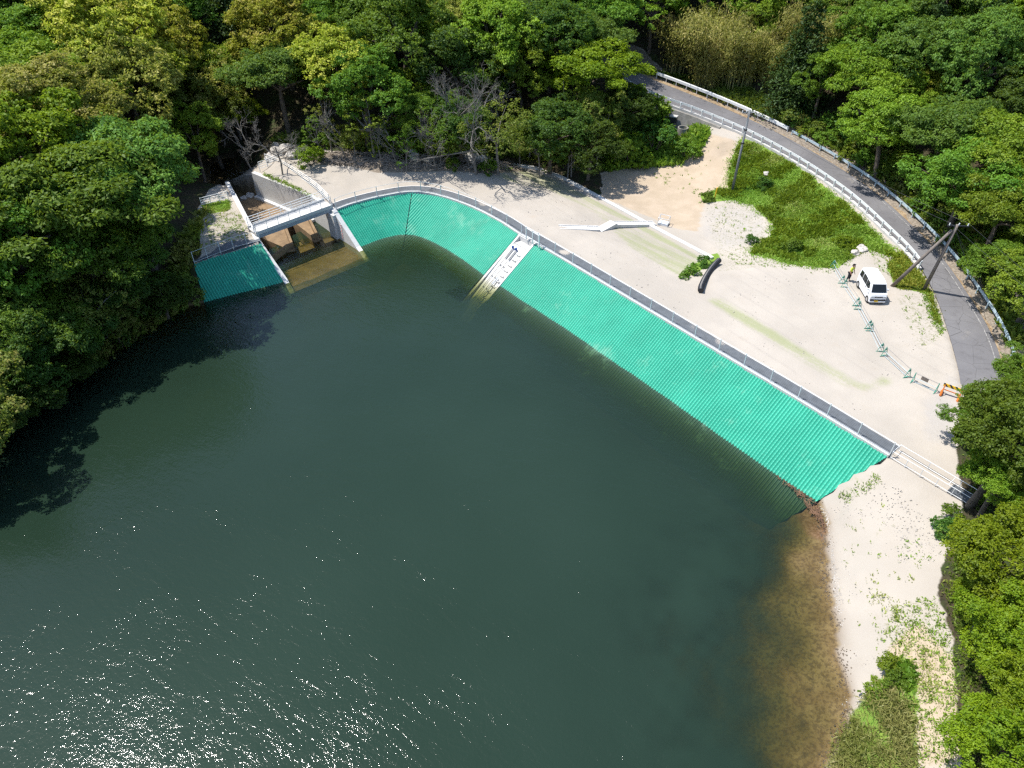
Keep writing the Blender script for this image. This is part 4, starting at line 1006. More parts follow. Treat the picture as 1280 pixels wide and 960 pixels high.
# ------------------------------------------------------------------ rocks, debris
def rock_mesh(r, seed, mat=None, flat=.7):
    bm = bmesh.new(); bmesh.ops.create_icosphere(bm, subdivisions=3, radius=r)
    rr_ = random.Random(seed); ph = [rr_.uniform(0, 6.28) for _ in range(6)]
    for v in bm.verts:
        d = v.co.normalized()
        k = 1+.22*math.sin(3.1*d.x+ph[0])*math.sin(2.7*d.y+ph[1])+.14*math.sin(6*d.z+ph[2]+3*d.x)+.07*math.sin(11*d.x+ph[3]+9*d.y)+rr_.uniform(-.035, .035)
        v.co = d*r*k; v.co.z *= flat
    me = bpy.data.meshes.new('rock'); bm.to_mesh(me); bm.free(); me.materials.append(mat or M['rock']); return me
rocks = [rock_mesh(.8, k) for k in range(4)]
ROCKL = [((340,200),.95,'pale jagged rock, lowest of the heap behind the spillway railing'),((350,194),1.35,'largest pale rock of the heap behind the spillway railing'),((358,188),1.0,'pale rock at the top of the heap behind the spillway'),((347,186),.8,'small pale rock on the far side of the heap behind the spillway'),((364,197),.8,'grey rock beside the yellow green bush near the spillway'),
    ((372,192),.7,'small pale rock under the yellow green bush near the spillway'),((517,197),1.0,'grey boulder half in shade under the bare trees behind the dam'),((590,199),1.2,'pale boulder under the trees behind the middle of the dam'),((603,202),.8,'small pale boulder right of the boulder under the trees'),((311,229),.55,'rock at the far end of the brown spillway floor'),((302,235),.5,'smaller rock at the far end of the brown spillway floor'),
    ((957,220),.45,'single white stone lying on the green grass slope'),((1068,318),.5,'white stone at the grass edge above the van'),((1076,314),.6,'larger white stone at the grass edge above the van'),((536,203),.6,'low grey rock in the brushy bank behind the dam')]
for i, ((px, py), s, lab) in enumerate(ROCKL):
    g_ = ground_px(px, py); o = link('rock', rocks[i % 4]); zr = tz(g_[0], g_[1])+.15*s
    if 'spillway floor' in lab: q_ = LW0*.45+RW0*.55 if 'smaller' in lab else LW0*.2+RW0*.8; g_ = q_+sdir*.7; zr = .12
    o.location = (g_[0], g_[1], zr); o.scale = (s, s*.9, s); o.rotation_euler = (0, 0, i*1.3); tag(o, lab, 'rock', 'loose rocks around the dam')
# pebbles and dead sticks as loose ground litter
def scatter_poly(poly, n, z=2.6):
    xs = [p[0] for p in poly]; ys = [p[1] for p in poly]; out = []
    g4 = GL([(min(xs),min(ys)),(max(xs),min(ys)),(min(xs),max(ys)),(max(xs),max(ys))], z)
    lo = g4.min(0); hi = g4.max(0)
    while len(out) < n:
        X = rng.uniform(lo[0]-1, hi[0]+1, 4000); Y = rng.uniform(lo[1]-1, hi[1]+1, 4000); Z = terr(X, Y)
        px, py = project(np.stack([X, Y, Z], -1)); m = in_poly(px, py, poly)
        if not m.any(): break
        out += list(np.stack([X, Y, Z], -1)[m])
    return np.array(out[:n])
def blob_field(name, P, smin, smax, mat):                  # many small stones in one mesh
    base = np.array([(1,0,0),(-1,0,0),(0,1,0),(0,-1,0),(0,0,.7),(0,0,-.7)]); bf_ = np.array([(0,2,4),(2,1,4),(1,3,4),(3,0,4),(2,0,5),(1,2,5),(3,1,5),(0,3,5)])
    n = len(P); s = rng.uniform(smin, smax, n)**1.0; a = rng.uniform(0, 6.28, n)
    B_ = base[None]*rng.uniform(.6, 1.3, (n, 6, 3))*s[:, None, None]; X = B_[..., 0]*np.cos(a)[:, None]-B_[..., 1]*np.sin(a)[:, None]; Y = B_[..., 0]*np.sin(a)[:, None]+B_[..., 1]*np.cos(a)[:, None]
    V = np.stack([X, Y, B_[..., 2]], -1)+P[:, None, :]; F_ = (bf_[None]+np.arange(n)[:, None, None]*6).reshape(-1, 3)
    return link(name, np_mesh(name, V.reshape(-1, 3), F_, mat))
pp = np.vstack([scatter_poly([(1024,630),(1036,640),(1042,740),(1062,840),(1060,890),(1052,880),(1062,790),(1050,735),(1038,670)], 800, .3), scatter_poly([(1030,640),(1100,590),(1180,660),(1170,740),(1130,800),(1060,850),(1040,740)], 1200, 1.5), scatter_poly([(880,256),(960,262),(965,300),(900,318),(872,290)], 350, 1.4)])
pp = np.vstack([pp, scatter_poly([(880,372),(900,342),(1050,342),(1180,440),(1190,520),(1130,560),(1000,490)], 600, 2.8), scatter_poly([(640,232),(740,262),(860,350),(1040,480),(1000,490),(760,340),(660,285)], 300, 2.5)])
pp = pp[vnoise(pp[:, 0], pp[:, 1], 1.4, 41)*1.2+rng.normal(0, .18, len(pp)) > -.05]
tag(blob_field('pebbles', pp, .02, .06, M['rock']), 'pale pebbles strewn along the right hand beach and the bare sand', 'pebbles', kind='stuff')
t = NT('dry sticks'); M['stick'] = simple('dry grey sticks', (.26, .22, .18), .9, var=.35, scale=.8)
P = scatter_poly([(365,190),(440,190),(540,196),(640,203),(650,212),(560,211),(470,211),(420,205)], 900, 3.4); mb = MB()
for p in P:
    a = random.uniform(0, 3.14); L = random.uniform(.4, 1.8); d = Vector((math.cos(a), math.sin(a), random.uniform(-.1, .35)))*L/2; c = V3(p)+Vector((0, 0, .12))
    mb.tube([c-d, c+Vector((random.uniform(-.1,.1), random.uniform(-.1,.1), .06)), c+d], [.035, .028, .012], 4, cap=False)
tag(mb.build('dead_sticks', M['stick']), 'tangle of dry dead branches along the foot of the wooded bank', 'branches', kind='stuff')
P = scatter_poly([(960,588),(1022,630),(1034,668),(1016,648),(985,612)], 170, .0); P[:, 2] = np.maximum(P[:, 2], .0)+.02
mb = MB()
for p in P:
    a = random.uniform(0, 3.14); L = random.uniform(.1, .5); d = Vector((math.cos(a), math.sin(a), .03))*L/2
    mb.tube([V3(p)-d, V3(p)+d], [.02, .012], 4, cap=False)
M['stick_red'] = simple('wet brown driftwood', (.15, .085, .05), .8, var=.4, scale=1.5)
tag(mb.build('floating_debris', M['stick_red']), 'rusty brown twigs floating at the corner of the long green mat', 'debris', kind='stuff')

sh_ = resample(SRs, 260); P = np.repeat(sh_[:240], 4, 0)+np.c_[rng.normal(.05, .22, 960), rng.normal(0, .15, 960), np.zeros(960)]; P[:, 2] = np.maximum(terr(P[:, 0], P[:, 1]), -.1)
P = P[vnoise(P[:, 0], P[:, 1], 1.1, 61)+rng.normal(0, .15, len(P)) > -.05]
M['wet_rock'] = simple('wet dark stones', (.13, .10, .07), .6, var=.4, scale=3)
tag(blob_field('shore_stones', P, .02, .07, M['wet_rock']), 'dark wet stones and drift along the edge of the brown shallows', 'stones', kind='stuff')
# ------------------------------------------------------------------ foliage materials
def leaf_mat(name, lo, hi, tint=None, trans=.42, rough=.55):
    t = NT('leaves '+name); v = t.attr('v'); oi = t.n('ObjectInfo')
    c = t.mix(v, lo, hi)
    if tint is not None: c = t.mix(t.ss(t.attr('w'), .60, .92), c, tint)
    hs = t.n('HueSaturation', {'Hue': t.ss(oi.outputs['Random'], 0, 1, .487, .513), 'Saturation': 1.0, 'Value': t.ss(oi.outputs['Random'], 0, 1, .82, 1.18), 'Color': c})
    d = t.n('BsdfDiffuse', {'Color': hs.outputs[0]}); tl = t.n('BsdfTranslucent', {'Color': t.mix(.5, hs.outputs[0], (.22, .30, .02), 'MIX')})
    gl_ = t.n('BsdfGlossy', {'Color': (.9, .95, 1), 'Roughness': rough})
    m1 = t.n('MixShader'); t.set(m1, 0, trans); t.set(m1, 1, d); t.set(m1, 2, tl)
    m2 = t.n('MixShader'); t.set(m2, 0, .012); t.set(m2, 1, m1); t.set(m2, 2, gl_)
    return t.fin(m2)
LM = {
 'dark': leaf_mat('dark', (.036, .078, .010), (.092, .165, .018)),
 'conifer': leaf_mat('conifer', (.018, .042, .009), (.052, .090, .017), None, .15),
 'mid': leaf_mat('mid', (.070, .155, .011), (.175, .290, .026)),
 'cool': leaf_mat('cool', (.068, .155, .018), (.172, .295, .044)),
 'fresh': leaf_mat('fresh', (.105, .195, .010), (.265, .365, .026)),
 'bright': leaf_mat('bright', (.095, .170, .004), (.245, .330, .010)),
 'yellow': leaf_mat('yellow', (.20, .255, .014), (.44, .44, .04), (.50, .45, .08)),
 'tan': leaf_mat('tan', (.18, .22, .025), (.42, .40, .07), (.50, .46, .12)),
 'olive': leaf_mat('olive', (.082, .135, .014), (.215, .260, .038), (.27, .26, .06)),
 'bamboo': leaf_mat('bamboo', (.21, .225, .038), (.43, .39, .10), (.54, .44, .16)),
 'grass': leaf_mat('grass', (.15, .32, .025), (.34, .52, .075), (.46, .52, .14)),
 'grass_dry': leaf_mat('dry grass', (0.159, 0.201, 0.034), (0.366, 0.342, 0.122), (0.634, 0.525, 0.268)),
 'grass_yellow': leaf_mat('yellow grass', (.15, .19, .015), (.31, .30, .035), (.40, .32, .07)),
 'moss': leaf_mat('moss', (.062, .122, .009), (.155, .235, .022)),
 'deep': leaf_mat('deep', (.045, .130, .014), (.095, .21, .03)),
}
M['bark'] = simple('grey brown bark', (.115, .092, .07), .9, var=.3, scale=2.5, bump=.4)
M['bark_pale'] = simple('pale grey bark', (.17, .155, .135), .9, var=.25, scale=2.5, bump=.3)
# ------------------------------------------------------------------ foliage geometry
def unit(a): return a/(np.linalg.norm(a, axis=-1, keepdims=True)+1e-9)
def leaf_quads(P, N, size, aspect=.55, jitter=.8, droop=0.0, clump=None):
    n = len(P); N = unit(N+rng.normal(0, jitter, (n, 3))); R_ = rng.normal(0, 1, (n, 3)); R_[:, 2] -= droop*2
    T = unit(R_-(R_*N).sum(1, keepdims=True)*N); B_ = np.cross(N, T)
    s = size*rng.uniform(.65, 1.35, n)[:, None]
    bend = N*s*.18
    V = np.stack([P-T*s*.5, P+B_*s*aspect*.5+bend*.5-T*s*.05, P+T*s*.5-bend, P-B_*s*aspect*.5+bend*.5-T*s*.05], 1)
    return V
def pack(Vq, v, w):
    n = len(Vq); F_ = np.arange(n*4).reshape(n, 4)
    return Vq.reshape(-1, 3), F_, {'v': ('FACE', 'FLOAT', v), 'w': ('FACE', 'FLOAT', w)}
def fib(n, zmin=-1.0):
    i = np.arange(n)+.5; z = 1-(1-zmin)*i/n; a = i*2.399963; r_ = np.sqrt(np.maximum(0, 1-z*z))
    return np.stack([r_*np.cos(a), r_*np.sin(a), z], 1)
def crown_lobes(R, nl, flat, zmin, lobe, irregular=.30):
    d = fib(nl, zmin)+rng.normal(0, irregular, (nl, 3)); d = unit(d)
    ec = np.array([rng.uniform(.85, 1.18), rng.uniform(.85, 1.18), flat])
    c = d*R*rng.uniform(.36, .92, nl)[:, None]*ec; c[:, 2] += R*.10*rng.normal(0, 1, nl); lr = R*lobe*rng.uniform(.55, 1.45, nl)
    return c, lr
def broad_crown(R, nl=18, ncl=34, npl=17, size=.36, flat=.72, zmin=-.35, lobe=.34, lflat=.8, aspect=.6, gap=.0, cs=.115):
    c, lr = crown_lobes(R, nl, flat, zmin, lobe)
    Vs = []; vs = []; ws = []
    for k in range(nl):
        d = unit(rng.normal(0, 1, (ncl*2, 3))); out = unit(c[k])*.6+np.array([0, 0, .55]); d = d[(d@unit(out)) > -.25][:ncl]
        if gap: d = d[rng.random(len(d)) > gap]
        cc = c[k]+d*lr[k]*rng.uniform(.74, 1.04, len(d))[:, None]*np.array([1, 1, lflat])
        cv = rng.uniform(0, 1, len(d)); cw_ = rng.uniform(0, 1, len(d)); lobv = rng.uniform(-.18, .18)
        m = npl; r_ = R*cs*rng.uniform(.6, 1.3, len(d))
        off_ = unit(rng.normal(0, 1, (len(d), m, 3)))*(rng.random((len(d), m, 1))**.45)*r_[:, None, None]*np.array([1, 1, .55])
        P = (cc[:, None]+off_).reshape(-1, 3)
        N = np.repeat(unit(d*.5+np.array([0, 0, .75])), m, 0)+unit(off_.reshape(-1, 3))*.25
        Vs.append(leaf_quads(P, N, size, aspect, .55))
        vs.append(np.clip(np.repeat(cv, m)*.55+rng.uniform(0, .45, len(P))+lobv, 0, 1)); ws.append(np.clip(np.repeat(cw_, m)*.7+rng.uniform(0, .3, len(P))+lobv, 0, 1))
    return pack(np.vstack(Vs), np.concatenate(vs), np.concatenate(ws)), c
def conifer_crown(R, H, size=.30):
    Vs = []; vs = []
    nz = 26
    for i in range(nz):
        z = -H*.5+H*i/nz; rad = R*(1-i/nz)**.8+.25; nb = max(4, int(11*(1-i/nz))+3)
        for b in range(nb):
            a = rng.uniform(0, 6.28); L = rad*rng.uniform(.75, 1.1); m = int(10+L*10)
            tt = rng.uniform(.15, 1, m)[:, None]
            P = np.array([math.cos(a), math.sin(a), -.28])*tt*L+np.array([0, 0, z])+rng.normal(0, .13+.06*L, (m, 3))*np.array([1, 1, .5])
            Vs.append(leaf_quads(P, np.tile([math.cos(a)*.3, math.sin(a)*.3, .8], (m, 1)), size, .45, .5, .2)); vs.append(np.clip(rng.uniform(0, .6)+rng.uniform(0, .4, m), 0, 1))
    V = np.vstack(Vs); v = np.concatenate(vs); return pack(V, v, rng.random(len(v)))
def bamboo_crown(R, H, nc=44, size=.42):
    Vs = []; vs = []; tubes = []
    for i in range(nc):
        a = rng.uniform(0, 6.28); b0 = np.array([math.cos(a), math.sin(a), 0])*R*.55*math.sqrt(rng.random()); h = H*rng.uniform(.7, 1.05); lean = np.array([math.cos(a+rng.normal(0, .5)), math.sin(a+rng.normal(0, .5)), 0])*R*rng.uniform(.45, 1.1)
        s = np.linspace(0, 1, 9)[:, None]; path = b0+np.array([0, 0, 1])*h*(s-.26*s**4)+lean*s**2.2; tubes.append(path)
        m = 210; ss_ = rng.uniform(.12, 1.0, m)**.8; k = np.stack([np.interp(ss_, s[:, 0], path[:, q]) for q in range(3)], 1)
        P = k+rng.normal(0, .42, (m, 3))*np.array([1.15, 1.15, .8])+np.array([0, 0, -.15])
        Vs.append(leaf_quads(P, np.tile([lean[0]*.2, lean[1]*.2, .6], (m, 1)), size, .22, .6, .9)); vs.append(np.clip(rng.uniform(0, .55)+rng.uniform(0, .45, m), 0, 1))
    V = np.vstack(Vs); v = np.concatenate(vs); return pack(V, v, np.clip(v*.6+rng.random(len(v))*.4, 0, 1)), tubes
def limbs(mb, base, targets, r0, n=6):
    top = np.mean(targets, 0)
    for t_ in targets:
        s = np.linspace(0, 1, n)[:, None]; a = np.array(base); m_ = a*.45+np.array(t_)*.55; m_[2] = a[2]*.3+t_[2]*.7; m_ = m_+rng.normal(0, .25, 3)
        P = (1-s)**2*a+2*s*(1-s)*m_+s*s*np.array(t_); mb.tube(P, list(np.linspace(r0, r0*.18, n)), 6, cap=False)
def twig_tree(mb, p, d, L, r_, depth):
    q = p+d*L; mid_ = (p+q)/2+rng.normal(0, L*.07, 3)
    mb.tube([p, mid_, q], [r_, r_*.85, r_*.65], 5 if depth > 1 else 4, cap=False)
    if depth <= 0: return
    for k in range(3):
        nd = unit(d*.75+rng.normal(0, .48, 3)+np.array([0, 0, .10])); s = rng.uniform(.45, 1.0)
        twig_tree(mb, p+(q-p)*s, nd, L*rng.uniform(.5, .8), r_*.60, depth-1)
PROTO = {}                                                   # name -> (kind, parts[(part name, mesh, is leaf)], crown centre height, radius)
def add_proto(nm, kind, crown, c, R, hc, trunk_r=.26, bark='bark'):
    V, F_, at = crown
    V = V+np.array([0, 0, hc]); cm = np_mesh('crown', V, F_, LM['mid'], at)
    mb = MB(); lean = rng.normal(0, .25, 2)
    mb.tube([(0, 0, -.6), (lean[0]*.5, lean[1]*.5, hc*.45), (lean[0], lean[1], hc*.72)], [trunk_r*1.25, trunk_r, trunk_r*.8], 8, cap=False)
    if c is not None:
        limbs(mb, (lean[0], lean[1], hc*.70), [k+np.array([0, 0, hc]) for k in c[rng.permutation(len(c))[:9]]], trunk_r*.6)
    o = mb.build('trunk', M[bark], None, True); tm = o.data; bpy.data.objects.remove(o)
    PROTO[nm] = (kind, [('trunk', tm, False), ('crown', cm, True)], hc, R)
for k in range(5):
    cr_, c = broad_crown(5, 25+2*k, 46, 22, .235, .70+.08*k, -.3, .30-.012*k, .72, .6, .04*k, .085); add_proto('B%d' % k, 'broadleaf_tree', cr_, c, 5, 6.8)
for k in range(3):
    cr_, c = broad_crown(5, 34+3*k, 40, 22, .235, .64, -.25, .25, .45, .5, .08, .095); add_proto('S%d' % k, 'spreading_tree', cr_, c, 5, 6.2)
for k in range(2):
    cr_, c = broad_crown(5, 40, 46, 24, .19, .76, -.35, .24, .62, .55, .05, .075); add_proto('N%d' % k, 'maple_tree', cr_, c, 5, 6.0)
cr_, c = broad_crown(4, 22, 22, 12, .26, .9, -.6, .34, .8, .5, .25, .12); add_proto('O0', 'young_tree', cr_, c, 4, 5.4, .16, 'bark_pale')
cr_, c = broad_crown(3, 16, 14, 10, .24, 1.3, -.8, .34, .8, .5, .35, .12); add_proto('O1', 'young_tree', cr_, c, 3, 5.0, .12, 'bark_pale')
add_proto('C0', 'conifer_tree', conifer_crown(2.6, 10), None, 3, 6.0, .2); add_proto('C1', 'conifer_tree', conifer_crown(3.2, 9), None, 3.2, 5.4, .22)
bc, tubes = bamboo_crown(3.4, 9.5); mb = MB()
for p_ in tubes: mb.tube(p_, list(np.linspace(.05, .02, 9)), 5, cap=False)
M['culm'] = simple('bamboo culm', (.20, .20, .07), .5)
o = mb.build('trunk', M['culm']); V, F_, at = bc
PROTO['M0'] = ('bamboo_clump', [('stems', o.data, False), ('foliage', np_mesh('foliage', V, F_, LM['bamboo'], at), True)], 6.5, 4.5); bpy.data.objects.remove(o)
for k in range(2):
    cr_, c = broad_crown(1.25, 11, 20, 12, .17, .75, -.15, .42, .85, .55, .0, .16); V, F_, at = cr_
    mb = MB()
    for j in range(6): mb.tube([(0, 0, -.1), (*(c[j][:2]*.5), .45), tuple(c[j]+np.array([0, 0, .75]))], [.035, .025, .01], 5, cap=False)
    o = mb.build('stems', M['bark']); PROTO['U%d' % k] = ('bush', [('stems', o.data, False), ('foliage', np_mesh('foliage', V+np.array([0, 0, .75]), F_, LM['mid'], at), True)], .8, 1.3); bpy.data.objects.remove(o)
for k in range(3):
    mb = MB(); twig_tree(mb, np.array([0, 0, -.4]), np.array([.08*(k-1), .05, 1.0]), 3.3, .10, 6 if k < 2 else 5)
    o = mb.build('branches', M['stick']); PROTO['T%d' % k] = ('bare_tree', [('branches', o.data, False)], 5.5, 3.5); bpy.data.objects.remove(o)
TREES = []                                                   # xy and radius of what stands
def plant_at(nm, mat, x, y, R, label, cat=None, group=None, bark=None, zscale=1.0, rz=None, sink=0.0):
    kind, parts, hc, R0 = PROTO[nm]; s = R/R0
    root = thing(kind, label, cat or ('tree' if kind not in ('bush', 'bamboo_clump') else ('bush' if kind == 'bush' else 'bamboo')), (x, y, tz(x, y)-.1-sink), random.uniform(0, 6.28) if rz is None else rz, group)
    root.scale = (s*random.uniform(.86, 1.14), s*random.uniform(.86, 1.14), s*zscale*random.uniform(.88, 1.16))
    if kind != 'bush': root.rotation_euler[0] = random.uniform(-.09, .09); root.rotation_euler[1] = random.uniform(-.09, .09)
    for pn, me, leaf in parts:
        o = bpy.data.objects.new(pn, me); COL.objects.link(o); o.parent = root
        if leaf or bark:
            o.material_slots[0].link = 'OBJECT'; o.material_slots[0].material = LM[mat] if leaf else M[bark]
    TREES.append((x, y, R)); return root
def plant(nm, mat, px, py, R, label, cat=None, group=None, **kw):
    hc = PROTO[nm][2]*R/PROTO[nm][3]*kw.get('zscale', 1.0)
    g_ = ground_px(px, py, lift=hc)
    if px > 790 and py < 300 and nm[0] not in 'U':           # keep crowns on the hill side off the carriageway
        for _ in range(30):
            d_ = np.hypot(ROAD_OUT[:, 0]-g_[0], ROAD_OUT[:, 1]-g_[1]); k = int(d_.argmin()); n_ = w[k]
            if ((g_-ROAD_OUT[k])[:2]@n_[:2]) > R*((.22 if px > 1090 else .55) if py > 140 else .95): break
            g_ = g_+np.array([n_[0], n_[1], 0])*.4
    return plant_at(nm, mat, g_[0], g_[1], R, label, cat, group, **kw)
HAND = [
 # left shore
 ('S0','cool',150,225,6.8,'largest spreading green tree on the left shore, nearest the spillway'),
 ('S1','mid',75,262,7.0,'broad green tree left of the largest spreading tree on the shore'),
 ('S1','cool',176,312,3.0,'green tree leaning over the shaded left mat'),
 ('S0','mid',105,318,5.2,'green tree below the largest spreading tree, over the dark shore water'),
 ('B1','bright',18,206,5.5,'yellow green tree at the left edge behind the broad shore tree'),
 ('B0','tan',62,158,5.2,'tan flushed crown directly behind the largest spreading tree'),
 ('B2','mid',20,322,4.8,'green tree at the left edge above the bare grey branches'),
 ('S0','dark',150,352,3.2,'dark green tree low over the water below the spreading tree'),
 ('O0','olive',105,384,3.2,'olive brown leafed small tree on the dark left shore'),
 ('O0','fresh',72,396,2.6,'pale yellow green small tree among bare twigs on the left shore'),
 ('B1','dark',198,366,2.3,'dark low tree at the shore beside the lower corner of the shaded mat'),
 ('B2','dark',38,440,3.6,'dark tree at the foot of the left shore, its crown over black water'),
 ('S1','dark',102,420,3.0,'dark spreading tree between the olive tree and the water'),
 ('B0','dark',-6,480,3.3,'dark tree in the left edge corner just above the waterline'),
 ('B0','mid',15,398,3.8,'green tree at the left edge beside the bare grey branches'),
 # upper left hillside
 ('B0','yellow',118,56,7.4,'big yellow green flowering crown on the upper left hillside'),
 ('B1','tan',150,108,6.2,'tan flowering crown below the big yellow green one'),
 ('B2','fresh',50,110,5.6,'light green crown left of the tan flowering crown'),
 ('B0','yellow',196,78,5.4,'yellow tinged crown right of the big yellow green one'),
 ('B1','yellow',180,20,5.0,'yellow topped crown above the big yellow green one, at the picture top'),
 ('S0','fresh',272,74,4.6,'bright feathery crown in the dark gap right of the yellow crowns'),
 ('B0','olive',232,122,3.4,'small pale olive crown in the dark hollow right of the tan crown'),
 ('O0','tan',286,112,4.4,'thin orange brown leafed tree above the dark gully'),
 ('B2','olive',262,150,4.4,'brown green crown above the bare trunks by the spillway'),
 ('B0','yellow',350,34,5.2,'pale tan green crown near the picture top above the mid green tree'),
 ('S0','cool',345,88,5.6,'tall cool green tree in the middle left of the wooded bank'),
 ('B1','yellow',425,74,5.4,'pale yellow green crown above the trees behind the curved mat'),
 ('B0','mid',30,52,4.6,'dark green crown at the left edge beside the big yellow green crown'),
 ('S1','bright',300,140,2.8,'small vivid green crown over the dark gully behind the spillway'),
 # behind the dam
 ('B0','mid',500,48,5.6,'mid green round crown at the top behind the curved mat'),
 ('B1','tan',556,26,3.8,'yellowish crown at the picture top above the bare grey trees'),
 ('B2','fresh',615,38,6.0,'bright green domed crown at the picture top right of the yellowish one'),
 ('B0','fresh',655,86,4.4,'light green crown right of the bare grey trees'),
 ('S1','bright',735,78,6.0,'vivid yellow green crown beside the far end of the road'),
 ('B1','dark',780,128,3.6,'dark evergreen crown overhanging the road end'),
 ('O1','fresh',718,128,3.0,'vine wrapped slender tree in front of the vivid yellow green crown'),
 ('O0','olive',622,168,3.4,'olive leafed low tree at the wood edge behind the seam of the mat'),
 ('B1','dark',690,152,4.4,'dark crown at the wood edge left of the vine wrapped tree'),
 ('B0','dark',738,176,3.4,'dark tree overhanging the tan ground beside the toe wall'),
 ('O1','fresh',462,150,2.4,'slender young tree with yellow green tufts at the wood edge'),
 ('O1','olive',408,146,2.4,'slender thin leafed tree right of the yellow green bush'),
 ('O0','mid',536,165,2.8,'thin leafed green tree at the wood edge under the bare grey trees'),
 ('B2','mid',450,112,4.6,'green crown left of the bare grey trees'),
 ('O0','fresh',512,108,3.4,'loose light green tree just left of the bare grey trees'),
 ('B1','dark',575,150,3.4,'dark crown under the bare grey trees'),
 # hill side of the road
 ('S0','fresh',1068,118,5.0,'light green tree above the bend of the road'),
 ('S1','fresh',1120,150,5.0,'light green tree over the shaded guard rail'),
 ('B1','yellow',1165,112,2.8,'small yellow leafed crown among green trees beyond the road'),
 ('S0','cool',1180,165,5.0,'broad green tree right of the small yellow crown'),
 ('B0','mid',1092,60,4.6,'mid green crown beyond the road below the tan bamboo'),
 ('S1','mid',1215,215,5.4,'broad green tree overhanging the road above the A shaped poles'),
 ('S0','fresh',1262,190,5.4,'light green tree at the right edge above the A shaped poles'),
 ('S1','fresh',1258,262,4.4,'yellow green tree at the right edge behind the A shaped poles'),
 ('B0','mid',1262,328,2.6,'small green tree right of the guard rail beside the A shaped poles'),
 ('B1','fresh',1304,345,3.4,'green tree at the right edge below the A shaped poles'),
 ('C1','conifer',985,92,3.6,'dark conifer at the roadside below the bamboo'),
 ('C0','conifer',1020,60,3.4,'dark conifer behind the roadside conifer'),
 ('C1','conifer',1168,38,3.8,'dark conifer near the upper right corner'),
 ('B2','mid',1005,130,3.2,'green tree close behind the end of the white box rail'),
 ('B0','cool',1232,80,5.0,'cool green crown near the upper right corner'),
 ('B1','cool',1150,75,4.4,'cool green crown left of the upper right conifer'),
 # right foreground
 ('N1','mid',1290,470,2.3,'green tree standing in front of the road mouth at the right edge'),
 ('N0','moss',1256,562,4.2,'dark green tree at the right edge above the end of the low fence'),
 ('N1','moss',1238,520,2.3,'dark green small tree whose crown meets the white sand beside the cones'),
 ('N0','bright',1272,708,3.3,'bright green maple beside the beach, farthest of the bright maples'),
 ('N1','bright',1276,800,2.9,'bright green maple beside the beach, middle one of the right edge'),
 ('N0','bright',1290,872,3.0,'bright green maple beside the beach, second nearest the picture bottom'),
 ('N1','bright',1274,950,2.9,'bright green maple in the lower right corner'),
 ('N0','bright',1230,765,1.8,'small green maple low beside the sand among the bright maples'),
]
for h in HAND: plant(*h)
for nm_, m_, px_, py_, R_, lab_ in (('B2','dark',14,512,3.0,'lowest dark tree at the left edge, hanging over the black water'), ('S1','dark',78,462,2.8,'dark spreading tree hanging over the water, next to the lowest one at the left edge'), ('B4','olive',142,408,2.6,'olive green low tree hanging over the water midway along the left shore')):
    plant(nm_, m_, px_, py_, R_, lab_, zscale=.72)
NHAND = len(TREES)
for (px, py, s, lab) in ((842,55,4.6,'tallest tan bamboo clump at the left end of the bamboo by the road'), (890,52,4.6,'wide tan bamboo clump in the middle of the bamboo by the road'), (935,42,4.2,'tan bamboo clump right of the wide one'), (868,88,3.4,'low green brown bamboo clump leaning to the road rail'), (1012,28,4.2,'tan bamboo clump at the picture top behind the dark conifers'), (1062,30,4.0,'pale tan bamboo clump right of the dark conifers at the picture top'), (975,48,3.6,'tan bamboo clump squeezed beside the dark conifers'), (905,20,4.2,'tan bamboo clump at the picture top above the wide one')):
    plant('M0', 'bamboo', px, py, s, lab)
for (nm, px, py, s, lab) in (('T0',592,98,6.4,'large bare grey tree behind the middle of the dam'), ('T1',556,108,5.0,'bare grey tree left of the large bare one'), ('T1',622,108,4.6,'bare grey tree right of the large bare one'), ('T2',540,150,3.4,'thin bare tree at the wood edge above the seam of the mat'), ('T0',338,150,3.8,'bare pale tree leaning over the dark gully behind the spillway'), ('T2',300,150,3.6,'bare trunked tree left of the leaning one over the gully'), ('T1',66,408,3.2,'bare grey branches at the left shore over the water'), ('T2',28,385,3.0,'bare twigs at the left edge beside the shore'), ('T2',712,165,3.4,'leaning bare trunk at the wood edge behind the toe wall'), ('T2',425,140,3.4,'thin bare stem tree right of the pale rocks'), ('T2',490,140,3.6,'thin bare stem tree behind the curved mat, midway along the wood edge')):
    plant(nm, None, px, py, s, lab, bark='bark_pale')
